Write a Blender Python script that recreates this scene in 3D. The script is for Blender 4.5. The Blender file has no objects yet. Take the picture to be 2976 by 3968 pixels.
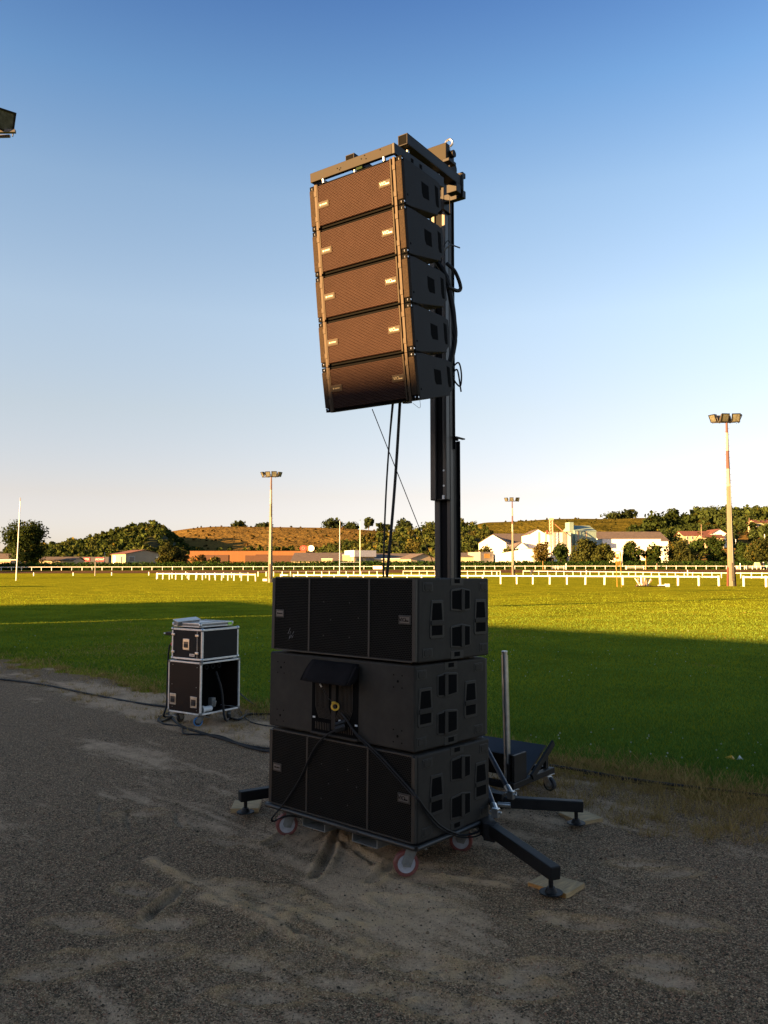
import bpy, math, random
import numpy as np
from mathutils import Vector, Matrix, Euler
random.seed(7); rng = np.random.default_rng(11)
C = bpy.context.scene.collection
sc = bpy.context.scene
R = math.radians
# ------------------------------------------------------------------ camera
F, CX, CY = 3095.0, 1488.0, 1984.0
HOR, H0 = 2204.0, 1.75
PITCH = math.atan((HOR - CY) / F)
cd = bpy.data.cameras.new('camera'); cam = bpy.data.objects.new('camera', cd); C.objects.link(cam)
cd.sensor_fit = 'VERTICAL'; cd.sensor_height = 36.0; cd.sensor_width = 27.0
cd.lens = 36.0 * F / 3968.0; cd.clip_start = 0.05; cd.clip_end = 6000
cam.location = (0, 0, H0); cam.rotation_euler = (R(90) + PITCH, 0, 0)
sc.camera = cam
# ------------------------------------------------------------------ sky, sun, exposure
SUN_EL = R(10.2); SUN_AZ = R(60)            # light travels 60 deg right of the view axis
DX, DY = math.sin(SUN_AZ), math.cos(SUN_AZ)
w = bpy.data.worlds.new('World'); sc.world = w; w.use_nodes = True
nt = w.node_tree; bg = nt.nodes['Background']
sky = nt.nodes.new('ShaderNodeTexSky'); sky.sky_type = 'NISHITA'; sky.sun_disc = False
sky.sun_elevation = SUN_EL; sky.sun_rotation = R(240)
sky.air_density = 1.0; sky.dust_density = 0.5; sky.ozone_density = 1.0; sky.altitude = 200
# the lens saw a stronger gradient than the model sky: tint the sky by elevation (world only)
wtc = nt.nodes.new('ShaderNodeTexCoord'); wsx = nt.nodes.new('ShaderNodeSeparateXYZ'); nt.links.new(wtc.outputs['Generated'], wsx.inputs[0])
wr = nt.nodes.new('ShaderNodeValToRGB'); we = wr.color_ramp.elements
SKYT = [(.0, (.68, .65, 1.0)), (.035, (.70, .66, 1.0)), (.09, (.86, .67, .76)), (.19, (1.04, .83, .80)), (.302, (1.20, 1.03, .99)), (.43, (1.04, 1.03, 1.07)), (.524, (.68, .87, 1.08)), (.598, (.45, .65, .97)), (.66, (.42, .5, .6)), (1.0, (.40, .40, .40))]
while len(we) < len(SKYT): we.new(.5)
for i_, (p_, c_) in enumerate(SKYT): we[i_].position = p_; we[i_].color = (*[v / 1.25 for v in c_], 1)
wm = nt.nodes.new('ShaderNodeMix'); wm.data_type = 'RGBA'; wm.blend_type = 'MULTIPLY'; wm.inputs['Factor'].default_value = 1.0
nt.links.new(wsx.outputs['Z'], wr.inputs[0]); nt.links.new(sky.outputs[0], wm.inputs['A']); nt.links.new(wr.outputs[0], wm.inputs['B'])
nt.links.new(wm.outputs['Result'], bg.inputs['Color'])
bg.inputs['Strength'].default_value = 0.0515
sl = bpy.data.lights.new('sun', 'SUN'); sl.energy = 5.0; sl.angle = R(0.5); sl.color = (1.0, 0.56, 0.21)
so = bpy.data.objects.new('sun', sl); C.objects.link(so)
so.rotation_euler = Vector((DX * math.cos(SUN_EL), DY * math.cos(SUN_EL), -math.sin(SUN_EL))).to_track_quat('-Z', 'Y').to_euler()
sc.view_settings.view_transform = 'Standard'; sc.view_settings.look = 'None'
sc.view_settings.exposure = 2.8; sc.view_settings.gamma = 1.0
sc.cycles.max_bounces = 6; sc.cycles.transparent_max_bounces = 8

# ------------------------------------------------------------------ helpers
CP, SP = math.cos(PITCH), math.sin(PITCH)
def ray(px, py):
    a = (px - CX) / F; b = (CY - py) / F
    return np.array([a, CP - b * SP, SP + b * CP])
def AT(px, py, z=0.0):                      # point on the level z seen at that pixel of the photo
    d = ray(px, py); t = (z - H0) / d[2]; return np.array([0, 0, H0]) + d * t
def AD(px, py, y):                          # point at depth y
    d = ray(px, py); return np.array([0, 0, H0]) + d * (y / d[1])
def GZ(y, x=0.0):                           # far terrain rises gently behind the field
    v = np.interp(y, [0, 165, 188, 200, 212, 218, 300, 420, 900], [0, 0, 0.3, 0.85, 1.4, 1.55, 2.0, 4, 6])
    return v * (1 - 0.22 * np.clip(-np.asarray(x) / 90, 0, 1))

def noise2(x, y, seed=0):
    xi = np.floor(x).astype(np.int64); yi = np.floor(y).astype(np.int64)
    fx = x - xi; fy = y - yi; fx = fx * fx * (3 - 2 * fx); fy = fy * fy * (3 - 2 * fy)
    def h(a, b):
        n = (a * 374761393 + b * 668265263 + seed * 982451653) & 0x7fffffff
        n = ((n ^ (n >> 13)) * 1274126177) & 0x7fffffff
        return ((n ^ (n >> 16)) & 0xffff) / 65535.0
    return (h(xi, yi) * (1 - fx) + h(xi + 1, yi) * fx) * (1 - fy) + (h(xi, yi + 1) * (1 - fx) + h(xi + 1, yi + 1) * fx) * fy
def fbm(x, y, seed=0, o=4):
    s = 0; a = 0.5
    for k in range(o):
        s = s + a * noise2(x * 2 ** k, y * 2 ** k, seed + k * 17); a *= 0.5
    return s

MATS = {}
def mat(name, col, rough=0.6, metal=0.0, var=0.25, vscale=6.0, bump=0.0, bscale=60.0, spec=0.5, col2=None, attr=None, trans=0.0, coord='Object', detail=5, dirt=0.0, stretch=None, emit=None):
    if name in MATS: return MATS[name]
    m = bpy.data.materials.new(name); m.use_nodes = True; MATS[name] = m
    n = m.node_tree.nodes; l = m.node_tree.links; b = n['Principled BSDF']
    b.inputs['Roughness'].default_value = rough; b.inputs['Metallic'].default_value = metal
    b.inputs['Specular IOR Level'].default_value = spec
    tc = n.new('ShaderNodeTexCoord'); src = tc.outputs[coord]
    if stretch:
        mp = n.new('ShaderNodeMapping'); mp.inputs['Scale'].default_value = stretch
        l.new(src, mp.inputs[0]); src = mp.outputs[0]
    nz = n.new('ShaderNodeTexNoise'); nz.inputs['Scale'].default_value = vscale; nz.inputs['Detail'].default_value = detail; nz.inputs['Roughness'].default_value = 0.65
    l.new(src, nz.inputs['Vector'])
    mx = n.new('ShaderNodeMix'); mx.data_type = 'RGBA'
    c1 = [max(0, c * (1 - var)) for c in col]; c2 = list(col2) if col2 else [min(1, c * (1 + var)) for c in col]
    rp = n.new('ShaderNodeMapRange'); rp.inputs[1].default_value = 0.32; rp.inputs[2].default_value = 0.68
    l.new(nz.outputs['Fac'], rp.inputs[0]); l.new(rp.outputs[0], mx.inputs['Factor'])
    mx.inputs['A'].default_value = (*c1, 1); mx.inputs['B'].default_value = (*c2, 1)
    out = mx.outputs['Result']
    if attr:
        at = n.new('ShaderNodeAttribute'); at.attribute_name = attr
        m2 = n.new('ShaderNodeMix'); m2.data_type = 'RGBA'; m2.blend_type = 'MULTIPLY'; m2.inputs['Factor'].default_value = 1
        l.new(out, m2.inputs['A']); l.new(at.outputs['Color'], m2.inputs['B']); out = m2.outputs['Result']
    if dirt:
        nd = n.new('ShaderNodeTexNoise'); nd.inputs['Scale'].default_value = vscale * 0.37; nd.inputs['Detail'].default_value = 8; nd.inputs['Roughness'].default_value = 0.75
        l.new(src, nd.inputs['Vector'])
        r2 = n.new('ShaderNodeMapRange'); r2.inputs[1].default_value = 0.5; r2.inputs[2].default_value = 0.75; r2.inputs[4].default_value = dirt
        l.new(nd.outputs['Fac'], r2.inputs[0])
        m3 = n.new('ShaderNodeMix'); m3.data_type = 'RGBA'; m3.inputs['B'].default_value = (0.16, 0.135, 0.1, 1)
        l.new(r2.outputs[0], m3.inputs['Factor']); l.new(out, m3.inputs['A']); out = m3.outputs['Result']
    l.new(out, b.inputs['Base Color'])
    rr = n.new('ShaderNodeMapRange'); rr.inputs[3].default_value = max(0.03, rough - 0.1); rr.inputs[4].default_value = min(1, rough + 0.1)
    l.new(nz.outputs['Fac'], rr.inputs[0]); l.new(rr.outputs[0], b.inputs['Roughness'])
    if bump:
        nb = n.new('ShaderNodeTexNoise'); nb.inputs['Scale'].default_value = bscale; nb.inputs['Detail'].default_value = 4
        l.new(src, nb.inputs['Vector'])
        bp = n.new('ShaderNodeBump'); bp.inputs['Strength'].default_value = min(1, bump); bp.inputs['Distance'].default_value = 0.5 / bscale
        l.new(nb.outputs['Fac'], bp.inputs['Height']); l.new(bp.outputs[0], b.inputs['Normal'])
    if trans:
        tr = n.new('ShaderNodeBsdfTranslucent'); ms = n.new('ShaderNodeMixShader'); ms.inputs[0].default_value = trans
        l.new(out, tr.inputs['Color']); l.new(b.outputs[0], ms.inputs[1]); l.new(tr.outputs[0], ms.inputs[2])
        l.new(ms.outputs[0], n['Material Output'].inputs['Surface'])
    return m

def grille_mat(name, metal_col, hole_col, pitch, rough=0.45, hole_r=0.36, metal=0.0):
    m = bpy.data.materials.new(name); m.use_nodes = True
    n = m.node_tree.nodes; l = m.node_tree.links; b = n['Principled BSDF']
    tc = n.new('ShaderNodeTexCoord'); sx = n.new('ShaderNodeSeparateXYZ'); l.new(tc.outputs['Object'], sx.inputs[0])
    def M(op, a, v=None, k=None):
        q = n.new('ShaderNodeMath'); q.operation = op
        for i, x in enumerate((a, v)):
            if x is None: continue
            if isinstance(x, (int, float)): q.inputs[i].default_value = x
            else: l.new(x, q.inputs[i])
        return q.outputs[0]
    u = M('DIVIDE', sx.outputs['Y'], pitch); v = M('DIVIDE', sx.outputs['Z'], pitch)
    s3 = math.sqrt(3)
    def cell(du, dv):
        a = M('FRACT', M('ADD', u, du + 100)); a = M('SUBTRACT', a, 0.5)
        c = M('FRACT', M('DIVIDE', M('ADD', v, dv + 200 * s3), s3)); c = M('MULTIPLY', M('SUBTRACT', c, 0.5), s3)
        return M('SQRT', M('ADD', M('MULTIPLY', a, a), M('MULTIPLY', c, c)))
    d = M('MINIMUM', cell(0, 0), cell(0.5, s3 / 2))
    mr = n.new('ShaderNodeMapRange'); mr.inputs[1].default_value = hole_r - 0.03; mr.inputs[2].default_value = hole_r + 0.03
    l.new(d, mr.inputs[0])
    nz = n.new('ShaderNodeTexNoise'); nz.inputs['Scale'].default_value = 9; nz.inputs['Detail'].default_value = 6; l.new(tc.outputs['Object'], nz.inputs['Vector'])
    mc = n.new('ShaderNodeMix'); mc.data_type = 'RGBA'; l.new(nz.outputs['Fac'], mc.inputs['Factor'])
    mc.inputs['A'].default_value = (*[c * 0.75 for c in metal_col], 1); mc.inputs['B'].default_value = (*[c * 1.25 for c in metal_col], 1)
    mx = n.new('ShaderNodeMix'); mx.data_type = 'RGBA'; l.new(mr.outputs[0], mx.inputs['Factor'])
    mx.inputs['A'].default_value = (*hole_col, 1); l.new(mc.outputs['Result'], mx.inputs['B'])
    l.new(mx.outputs['Result'], b.inputs['Base Color'])
    r2 = n.new('ShaderNodeMapRange'); r2.inputs[3].default_value = 0.95; r2.inputs[4].default_value = rough; l.new(mr.outputs[0], r2.inputs[0]); l.new(r2.outputs[0], b.inputs['Roughness'])
    r3 = n.new('ShaderNodeMapRange'); r3.inputs[3].default_value = 0.02; r3.inputs[4].default_value = 0.14; l.new(mr.outputs[0], r3.inputs[0]); l.new(r3.outputs[0], b.inputs['Specular IOR Level'])
    bp = n.new('ShaderNodeBump'); bp.inputs['Strength'].default_value = 0.6; bp.inputs['Distance'].default_value = pitch * 0.4
    l.new(mr.outputs[0], bp.inputs['Height']); l.new(bp.outputs[0], b.inputs['Normal'])
    MATS[name] = m; return m

class MB:
    def __init__(s): s.v = []; s.f = []; s.c = []
    def add(s, vs, fs, col=None):
        o = len(s.v); s.v += [tuple(map(float, p)) for p in vs]; s.f += [tuple(i + o for i in q) for q in fs]
        s.c += [col or (1, 1, 1)] * len(vs); return s
    def bx(s, x0, x1, y0, y1, z0, z1, M=None):
        p = [(x0, y0, z0), (x1, y0, z0), (x1, y1, z0), (x0, y1, z0), (x0, y0, z1), (x1, y0, z1), (x1, y1, z1), (x0, y1, z1)]
        if M is not None: p = [M @ Vector(q) for q in p]
        return s.add(p, [(0, 3, 2, 1), (4, 5, 6, 7), (0, 1, 5, 4), (1, 2, 6, 5), (2, 3, 7, 6), (3, 0, 4, 7)])
    def prism(s, poly, axis, a0, a1, M=None):   # poly in the two other axes, in order x,y,z without axis
        n = len(poly); vs = []
        for a in (a0, a1):
            for (p, q) in poly:
                t = [p, q]; t.insert(axis, a); vs.append(tuple(t))
        if M is not None: vs = [M @ Vector(q) for q in vs]
        fs = [tuple(range(n)), tuple(range(2 * n - 1, n - 1, -1))] + [(i, n + i, n + (i + 1) % n, (i + 1) % n) for i in range(n)]
        return s.add(vs, fs)
    def cyl(s, p0, p1, r0, r1=None, n=12, caps=True):
        return s.tube([p0, p1], [r0, r0 if r1 is None else r1], n, caps)
    def tube(s, pts, r, n=8, caps=True):
        pts = [Vector(p) for p in pts]; k = len(pts)
        rs = r if isinstance(r, (list, tuple)) else [r] * k
        vs = []; up = None
        for i, p in enumerate(pts):
            t = (pts[min(i + 1, k - 1)] - pts[max(i - 1, 0)]).normalized()
            if up is None: up = Vector((0, 0, 1)) if abs(t.z) < 0.9 else Vector((1, 0, 0))
            a = t.cross(up)
            if a.length < 1e-5: a = t.cross(Vector((0, 1, 0)))
            a.normalize(); b = t.cross(a).normalized(); up = -b if False else up
            for j in range(n):
                g = 2 * math.pi * j / n; vs.append(p + (a * math.cos(g) + b * math.sin(g)) * rs[i])
        fs = []
        for i in range(k - 1):
            for j in range(n):
                j2 = (j + 1) % n; fs.append((i * n + j, i * n + j2, (i + 1) * n + j2, (i + 1) * n + j))
        if caps: fs.append(tuple(range(n - 1, -1, -1))); fs.append(tuple(range((k - 1) * n, k * n)))
        return s.add(vs, fs)
    def bar(s, p0, p1, wd, ht, up=(0, 0, 1)):   # rectangular tube between two points
        p0 = Vector(p0); p1 = Vector(p1); t = (p1 - p0).normalized(); u = Vector(up)
        a = t.cross(u)
        if a.length < 1e-4: a = t.cross(Vector((1, 0, 0)))
        a.normalize(); b = a.cross(t).normalized()
        vs = [p + a * (sx * wd / 2) + b * (sy * ht / 2) for p in (p0, p1) for sx, sy in ((-1, -1), (1, -1), (1, 1), (-1, 1))]
        return s.add(vs, [(3, 2, 1, 0), (4, 5, 6, 7), (0, 1, 5, 4), (1, 2, 6, 5), (2, 3, 7, 6), (3, 0, 4, 7)])
    def ring(s, c, axis, R_, r, n=20, m=8):
        axis = Vector(axis).normalized(); a = axis.orthogonal().normalized(); b = axis.cross(a)
        pts = [Vector(c) + (a * math.cos(g) + b * math.sin(g)) * R_ for g in [2 * math.pi * i / n for i in range(n)]]
        vs = []; 
        for i, p in enumerate(pts):
            o = (p - Vector(c)).normalized()
            for j in range(m):
                g = 2 * math.pi * j / m; vs.append(p + o * r * math.cos(g) + axis * r * math.sin(g))
        fs = [(i * m + j, i * m + (j + 1) % m, ((i + 1) % n) * m + (j + 1) % m, ((i + 1) % n) * m + j) for i in range(n) for j in range(m)]
        return s.add(vs, fs)
    def build(s, name, m, parent=None, bevel=0, smooth=False, seg=2, loc=None):
        me = bpy.data.meshes.new(name); me.from_pydata(s.v, [], s.f); me.update()
        return link(name, me, m, parent, bevel, smooth, seg, loc)
def link(name, me, m, parent=None, bevel=0, smooth=False, seg=2, loc=None):
    import bmesh
    if len(me.polygons) < 60000:
        bm = bmesh.new(); bm.from_mesh(me); bmesh.ops.recalc_face_normals(bm, faces=bm.faces); bm.to_mesh(me); bm.free()
    me.materials.append(m)
    o = bpy.data.objects.new(name, me); C.objects.link(o)
    if parent is not None: o.parent = parent
    if loc is not None: o.location = loc
    if bevel:
        b = o.modifiers.new('bevel', 'BEVEL'); b.width = bevel; b.segments = seg; b.limit_method = 'ANGLE'; b.angle_limit = R(40)
    if smooth:
        me.polygons.foreach_set('use_smooth', [True] * len(me.polygons))
        try: me.set_sharp_from_angle(angle=R(38))
        except Exception: pass
    return o
def raw_mesh(name, verts, nper, m, parent=None, cols=None, loc=None):
    """verts (N*nper,3): N separate polygons of nper corners."""
    me = bpy.data.meshes.new(name); nv = len(verts); nf = nv // nper
    me.vertices.add(nv); me.vertices.foreach_set('co', np.asarray(verts, np.float32).ravel())
    me.loops.add(nv); me.loops.foreach_set('vertex_index', np.arange(nv, dtype=np.int32))
    me.polygons.add(nf); me.polygons.foreach_set('loop_start', np.arange(0, nv, nper, dtype=np.int32))
    me.update(calc_edges=True)
    if cols is not None:
        a = me.attributes.new('Col', 'FLOAT_COLOR', 'POINT'); c4 = np.ones((nv, 4), np.float32); c4[:, :3] = cols; a.data.foreach_set('color', c4.ravel())
    me.materials.append(m); o = bpy.data.objects.new(name, me); C.objects.link(o)
    if parent is not None: o.parent = parent
    if loc is not None: o.location = loc
    return o
def grid_mesh(name, X, Y, Z, m, attrs=None, smooth=True):
    nr, ncl = X.shape; me = bpy.data.meshes.new(name); nv = nr * ncl
    me.vertices.add(nv); me.vertices.foreach_set('co', np.stack([X, Y, Z], -1).astype(np.float32).ravel())
    i = (np.arange(nr - 1)[:, None] * ncl + np.arange(ncl - 1)[None, :]).ravel()
    q = np.stack([i, i + 1, i + ncl + 1, i + ncl], 1).astype(np.int32); nf = len(q)
    me.loops.add(nf * 4); me.loops.foreach_set('vertex_index', q.ravel())
    me.polygons.add(nf); me.polygons.foreach_set('loop_start', np.arange(0, nf * 4, 4, dtype=np.int32))
    me.polygons.foreach_set('use_smooth', np.full(nf, smooth)); me.update(calc_edges=True)
    for k, v in (attrs or {}).items():
        a = me.attributes.new(k, 'FLOAT', 'POINT'); a.data.foreach_set('value', np.asarray(v, np.float32).ravel())
    me.materials.append(m); o = bpy.data.objects.new(name, me); C.objects.link(o); return o
def tag(o, label=None, cat=None, group=None, kind=None):
    if label: o['label'] = label
    if cat: o['category'] = cat
    if group: o['group'] = group
    if kind: o['kind'] = kind
    return o
def thing(name, label, cat, loc=(0, 0, 0), rot=(0, 0, 0), group=None):
    o = bpy.data.objects.new(name, None); C.objects.link(o); o.empty_display_size = 0.1
    o.location = Vector([float(t) for t in loc]); o.rotation_euler = rot; return tag(o, label, cat, group)
def copy_part(ch, parent):
    d = ch.copy(); C.objects.link(d); d.parent = parent
    for g in list(ch.children): copy_part(g, d)
    return d
def dup(root, label, loc, rot=None, group=None):
    r = root.copy(); C.objects.link(r); r.location = Vector([float(t) for t in loc])
    if rot is not None: r.rotation_euler = rot
    r['label'] = label
    for ch in list(root.children): copy_part(ch, r)
    return r
def text_mesh(name, s, size, m, parent, M, extrude=0.001, align='CENTER'):
    cu = bpy.data.curves.new(name, 'FONT'); cu.body = s; cu.size = size; cu.extrude = extrude; cu.align_x = align; cu.align_y = 'CENTER'; cu.resolution_u = 3
    t = bpy.data.objects.new(name, cu); C.objects.link(t); bpy.context.view_layer.update()
    me = bpy.data.meshes.new_from_object(t.evaluated_get(bpy.context.evaluated_depsgraph_get()))
    bpy.data.objects.remove(t); bpy.data.curves.remove(cu); me.name = name
    me.transform(M); me.materials.clear(); me.materials.append(m)
    o = bpy.data.objects.new(name, me); C.objects.link(o); o.parent = parent; return o
# text frames: reads left->right along -Y on a face looking toward -X ; or along +X on a face looking toward -Y
def face_negx(x, y, z): return Matrix(((0, 0, -1, x), (-1, 0, 0, y), (0, 1, 0, z), (0, 0, 0, 1)))
def face_negy(x, y, z): return Matrix(((1, 0, 0, x), (0, 0, -1, y), (0, 1, 0, z), (0, 0, 0, 1)))

# ------------------------------------------------------------------ materials
m_cab = mat('cabinet_paint', (0.030, 0.026, 0.021), 0.7, spec=.22, dirt=.06, var=0.25, vscale=9, bump=0.35, bscale=420)
m_cab2 = mat('array_cabinet_paint', (0.018, 0.017, 0.017), 0.7, spec=.2, var=0.2, vscale=9, bump=0.35, bscale=500)
m_cheek = mat('cheek_paint', (0.026, 0.018, 0.012), 0.8, spec=.1, var=0.5, vscale=90, bump=0.5, bscale=300)
m_hole = mat('hole_black', (0.005, 0.005, 0.005), 0.9, spec=.05)  # flat black standing for shade inside openings and gaps; also badge print
m_hframe = mat('handle_plastic', (0.026, 0.024, 0.021), 0.55, spec=.3, var=0.2, vscale=30)
m_sgr = grille_mat('sub_grille', (0.017, 0.015, 0.0125), (0.0025, 0.0025, 0.002), 0.0122, 0.6, 0.38)
m_agr = grille_mat('array_grille', (0.053, 0.029, 0.022), (0.006, 0.0018, 0.0012), 0.0115, 0.6, 0.40)
m_trim = mat('grille_trim', (0.024, 0.0215, 0.018), 0.5, var=0.2)
m_badge = mat('badge_plate', (0.12, 0.115, 0.11), 0.35, metal=0.3)
m_badge_a = mat('array_badge_plate', (0.018, 0.013, 0.009), 0.5, spec=.15)
m_badge_t = mat('badge_lettering', (0.16, 0.14, 0.1), 0.35, metal=0.3)
m_rail = mat('rigging_steel', (0.048, 0.034, 0.022), 0.55, metal=0.0, spec=.15, var=0.35, vscale=25)
m_zinc = mat('zinc_steel', (0.55, 0.56, 0.56), 0.32, metal=0.95, var=0.2, vscale=14)
m_galv = mat('galvanised_steel', (0.2, 0.195, 0.18), 0.45, metal=0.15, var=0.25, vscale=18)
m_black = mat('black_steel', (0.011, 0.0105, 0.0105), 0.55, spec=.22, var=0.3, vscale=10, bump=0.1, bscale=300)
m_worn = mat('worn_black_steel', (0.009, 0.008, 0.006), 0.6, spec=.15, var=0.5, vscale=9, col2=(0.02, 0.015, 0.010), dirt=0.03)
m_mast = mat('mast_profile', (0.042, 0.038, 0.033), 0.42, metal=0.15, var=0.15, vscale=5, stretch=(8, 8, 0.6))
m_mastdk = mat('mast_channel', (0.006, 0.006, 0.007), 0.7, spec=.1)
m_rub = mat('black_rubber', (0.018, 0.018, 0.019), 0.7)
m_cable = mat('cable_rubber', (0.011, 0.011, 0.012), 0.6, spec=.25)
m_cloth = mat('black_cover_cloth', (0.0115, 0.010, 0.0105), 0.95, spec=.1, bump=0.4, bscale=250, var=0.3)
m_redwh = mat('red_polyurethane', (0.19, 0.05, 0.04), 0.5, var=0.35, vscale=40, dirt=0.6)
m_whub = mat('white_nylon_hub', (0.42, 0.41, 0.43), 0.45, var=0.15, vscale=30, dirt=0.3)
m_blue = mat('blue_tyre', (0.05, 0.2, 0.45), 0.5, var=0.2)
m_wood = mat('plywood_pad', (0.42, 0.28, 0.13), 0.75, var=0.35, vscale=5, stretch=(2, 14, 14), bump=0.3, bscale=40)
m_woode = mat('orange_plywood_edge', (0.45, 0.2, 0.05), 0.8, var=0.4, vscale=30)
m_alu = mat('aluminium_trim', (0.72, 0.7, 0.66), 0.4, metal=0.25, var=0.15, vscale=20)
m_phen = mat('brown_phenolic_panel', (0.016, 0.009, 0.007), 0.55, spec=.2, var=0.2, bump=0.25, bscale=300)
m_case = mat('black_case_panel', (0.009, 0.009, 0.010), 0.6, spec=.2, bump=0.25, bscale=400)
m_yell = mat('yellow_plastic', (0.75, 0.42, 0.03), 0.45)
m_yel2 = mat('yellow_paint', (0.26, 0.15, 0.022), 0.55, var=0.15)
m_red = mat('red_plastic', (0.6, 0.04, 0.03), 0.4)
m_white = mat('white_paint', (0.82, 0.8, 0.76), 0.55, var=0.06, vscale=3, dirt=0.08)
m_wplast = mat('white_plastic', (0.7, 0.7, 0.68), 0.4, var=0.08)
m_lime = mat('lime_label', (0.35, 0.75, 0.05), 0.6)
m_tarn = mat('glass_dark', (0.05, 0.055, 0.06), 0.08, spec=0.9)

# ------------------------------------------------------------------ the ground
LX, LY, LS = 0.0, 8.41, -0.93               # lawn edge: y = LY + LS*x
ED = np.array([1, LS]) / math.hypot(1, LS); EN = np.array([-ED[1], ED[0]]); 
if EN[1] < 0: EN = -EN
def edge_t(x, y):                           # metres beyond the lawn edge
    s = (x - LX) * ED[0] + (y - LY) * ED[1]
    wob = 0.55 * (fbm(s * 0.9, s * 0 + 3.3, 5) - 0.47) + 0.35 * (noise2(s * 3.1, s * 0, 9) - 0.5)
    return (x - LX) * EN[0] + (y - LY) * EN[1] + wob

def seg_dist(X, Y, pts):
    best = np.full(X.shape, 9.0); side = np.zeros(X.shape)
    for (a, b) in zip(pts[:-1], pts[1:]):
        d = b - a; L = d @ d
        t = np.clip(((X - a[0]) * d[0] + (Y - a[1]) * d[1]) / L, 0, 1)
        q = np.hypot(X - a[0] - t * d[0], Y - a[1] - t * d[1]); best = np.minimum(best, q)
    return best
az = np.linspace(R(-47), R(47), 420); rows = np.exp(np.linspace(math.log(1.9), math.log(70), 700))
AZ, RR = np.meshgrid(az, rows); GX = RR * np.sin(AZ) / np.cos(AZ) * 1.0; GY = RR + 0 * AZ
def r6(*p): return [AT(900 + x * .633, 2800 + y * .633)[:2] for x, y in p]
def r3(*p): return [AT(x * .904, 2900 + y * .904)[:2] for x, y in p]
def r4(*p): return [AT(1500 + x * .8897, 3000 + y * .8897)[:2] for x, y in p]
grooves = [(r6((650, 640), (610, 770), (560, 860), (500, 950)), .026, .022), (r6((650, 700), (690, 745), (760, 790), (850, 835), (880, 870)), .024, .02),
           (r6((335, 660), (290, 705), (210, 752)), .026, .014), (r6((985, 875), (930, 915), (850, 972)), .03, .014),
           (r6((600, 660), (540, 700), (470, 740)), .02, .008), (r6((1330, 700), (1200, 740), (1050, 800)), .02, .008),
           (r3((780, 600), (720, 655), (640, 720)), .03, .02), (r3((1190, 770), (1150, 800), (1095, 835)), .03, .012),
           (r3((430, 240), (420, 270), (432, 320)), .02, .01), (r3((550, 270), (545, 310), (570, 355)), .02, .012), (r3((765, 280), (755, 310), (790, 345)), .02, .01),
           (r3((450, 470), (560, 410), (650, 385)), .03, .008), (r3((1080, 690), (1180, 735), (1300, 800), (1500, 880)), .03, .012),
           (r3((0, 990), (300, 930), (700, 830)), .05, .004), (r3((700, 1090), (900, 1000), (1100, 930), (1400, 860)), .05, .004),
           (r3((20, 1050), (120, 1110), (260, 1170)), .05, .004)]
ridges = [(r3((640, 480), (760, 545), (900, 595), (1050, 680), (1240, 740)), .025, .014), (r3((880, 640), (1000, 685), (1100, 720), (1250, 800), (1540, 885)), .025, .014),
          (r3((1180, 660), (1300, 720), (1480, 790), (1620, 860)), .03, .012), (r3((1240, 690), (1255, 720), (1180, 765)), .015, .01),
          (r6((690, 700), (780, 770), (880, 830)), .02, .012), (r3((1320, 640), (1450, 700), (1560, 760)), .02, .01),
          (r4((250, 440), (420, 470), (520, 490)), .02, .008), (r4((480, 445), (560, 470)), .02, .012), (r4((600, 460), (640, 490)), .02, .014)]
GZv = (fbm(GX * 2.2, GY * 2.2, 3) - .47) * 0.03 + (fbm(GX * 11, GY * 11, 4) - .47) * 0.018 * (RR < 14) + (fbm((GX * ED[0] + GY * ED[1]) * 1.3, (GX * EN[0] + GY * EN[1]) * 22, 80, 3) - .44) * 0.012 * (RR < 12) + (fbm(GX * 40, GY * 40, 6, 2) - .37) * 0.006 * (RR < 9)
sand = np.zeros(GX.shape); dry = np.zeros(GX.shape)
for pts, wd, dp in grooves:
    d = seg_dist(GX, GY, pts); wj = wd * (0.8 + 0.5 * noise2(GX * 14, GY * 14, 2))
    GZv += -dp * np.exp(-(d / wj) ** 4) + dp * .75 * np.exp(-((d - wj * 1.7) / (wj * .6)) ** 2) * (0.4 + noise2(GX * 20, GY * 20, 8))
    sand = np.maximum(sand, np.exp(-(d / (wj * 1.5)) ** 2) * (.9 if dp > .012 else .35) * (.3 + noise2(GX * 8, GY * 8, 71))); dry = np.maximum(dry, (.75 if dp > .012 else .3) * noise2(GX * 17, GY * 17, 72) * np.exp(-((d - wj * 1.7) / (wj * .55)) ** 2))
for pts, wd, dp in ridges:
    d = seg_dist(GX, GY, pts); wj = wd * (0.5 + 1.0 * noise2(GX * 12, GY * 12, 12))
    GZv += dp * np.exp(-(d / (wj + .004)) ** 2) * (0.5 + noise2(GX * 26, GY * 26, 18)); sand = np.maximum(sand, np.exp(-(d / (wj * 1.6 + .008)) ** 2) * (.25 + noise2(GX * 7, GY * 7, 73))); dry = np.maximum(dry, np.exp(-(d / (wj * 1.0 + .006)) ** 2) * noise2(GX * 16, GY * 16, 74))
foot = [r3((600, 610)), r3((1010, 590)), r3((1140, 610)), r3((1190, 655)), r3((340, 910)), r3((640, 880)), r3((1040, 910)), r3((1120, 1060)), r3((230, 960)), r3((400, 770)), r3((330, 740)), r3((890, 580)),
        r3((980, 400)), r3((600, 280)), r3((1470, 720)), r3((1480, 1010)), r3((690, 750)), r4((120, 450)), r4((250, 420)), r4((640, 850)), r4((900, 650)), r4((1150, 830)), r4((1200, 890)), r4((480, 880)), r4((1220, 430)), r4((800, 640)),
        r4((120, 820)), r4((330, 860)), r4((100, 960)), r4((260, 1010)), r4((600, 950)), r4((1300, 650)), r4((1100, 390)), r4((60, 560)), r4((180, 560))]
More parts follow.
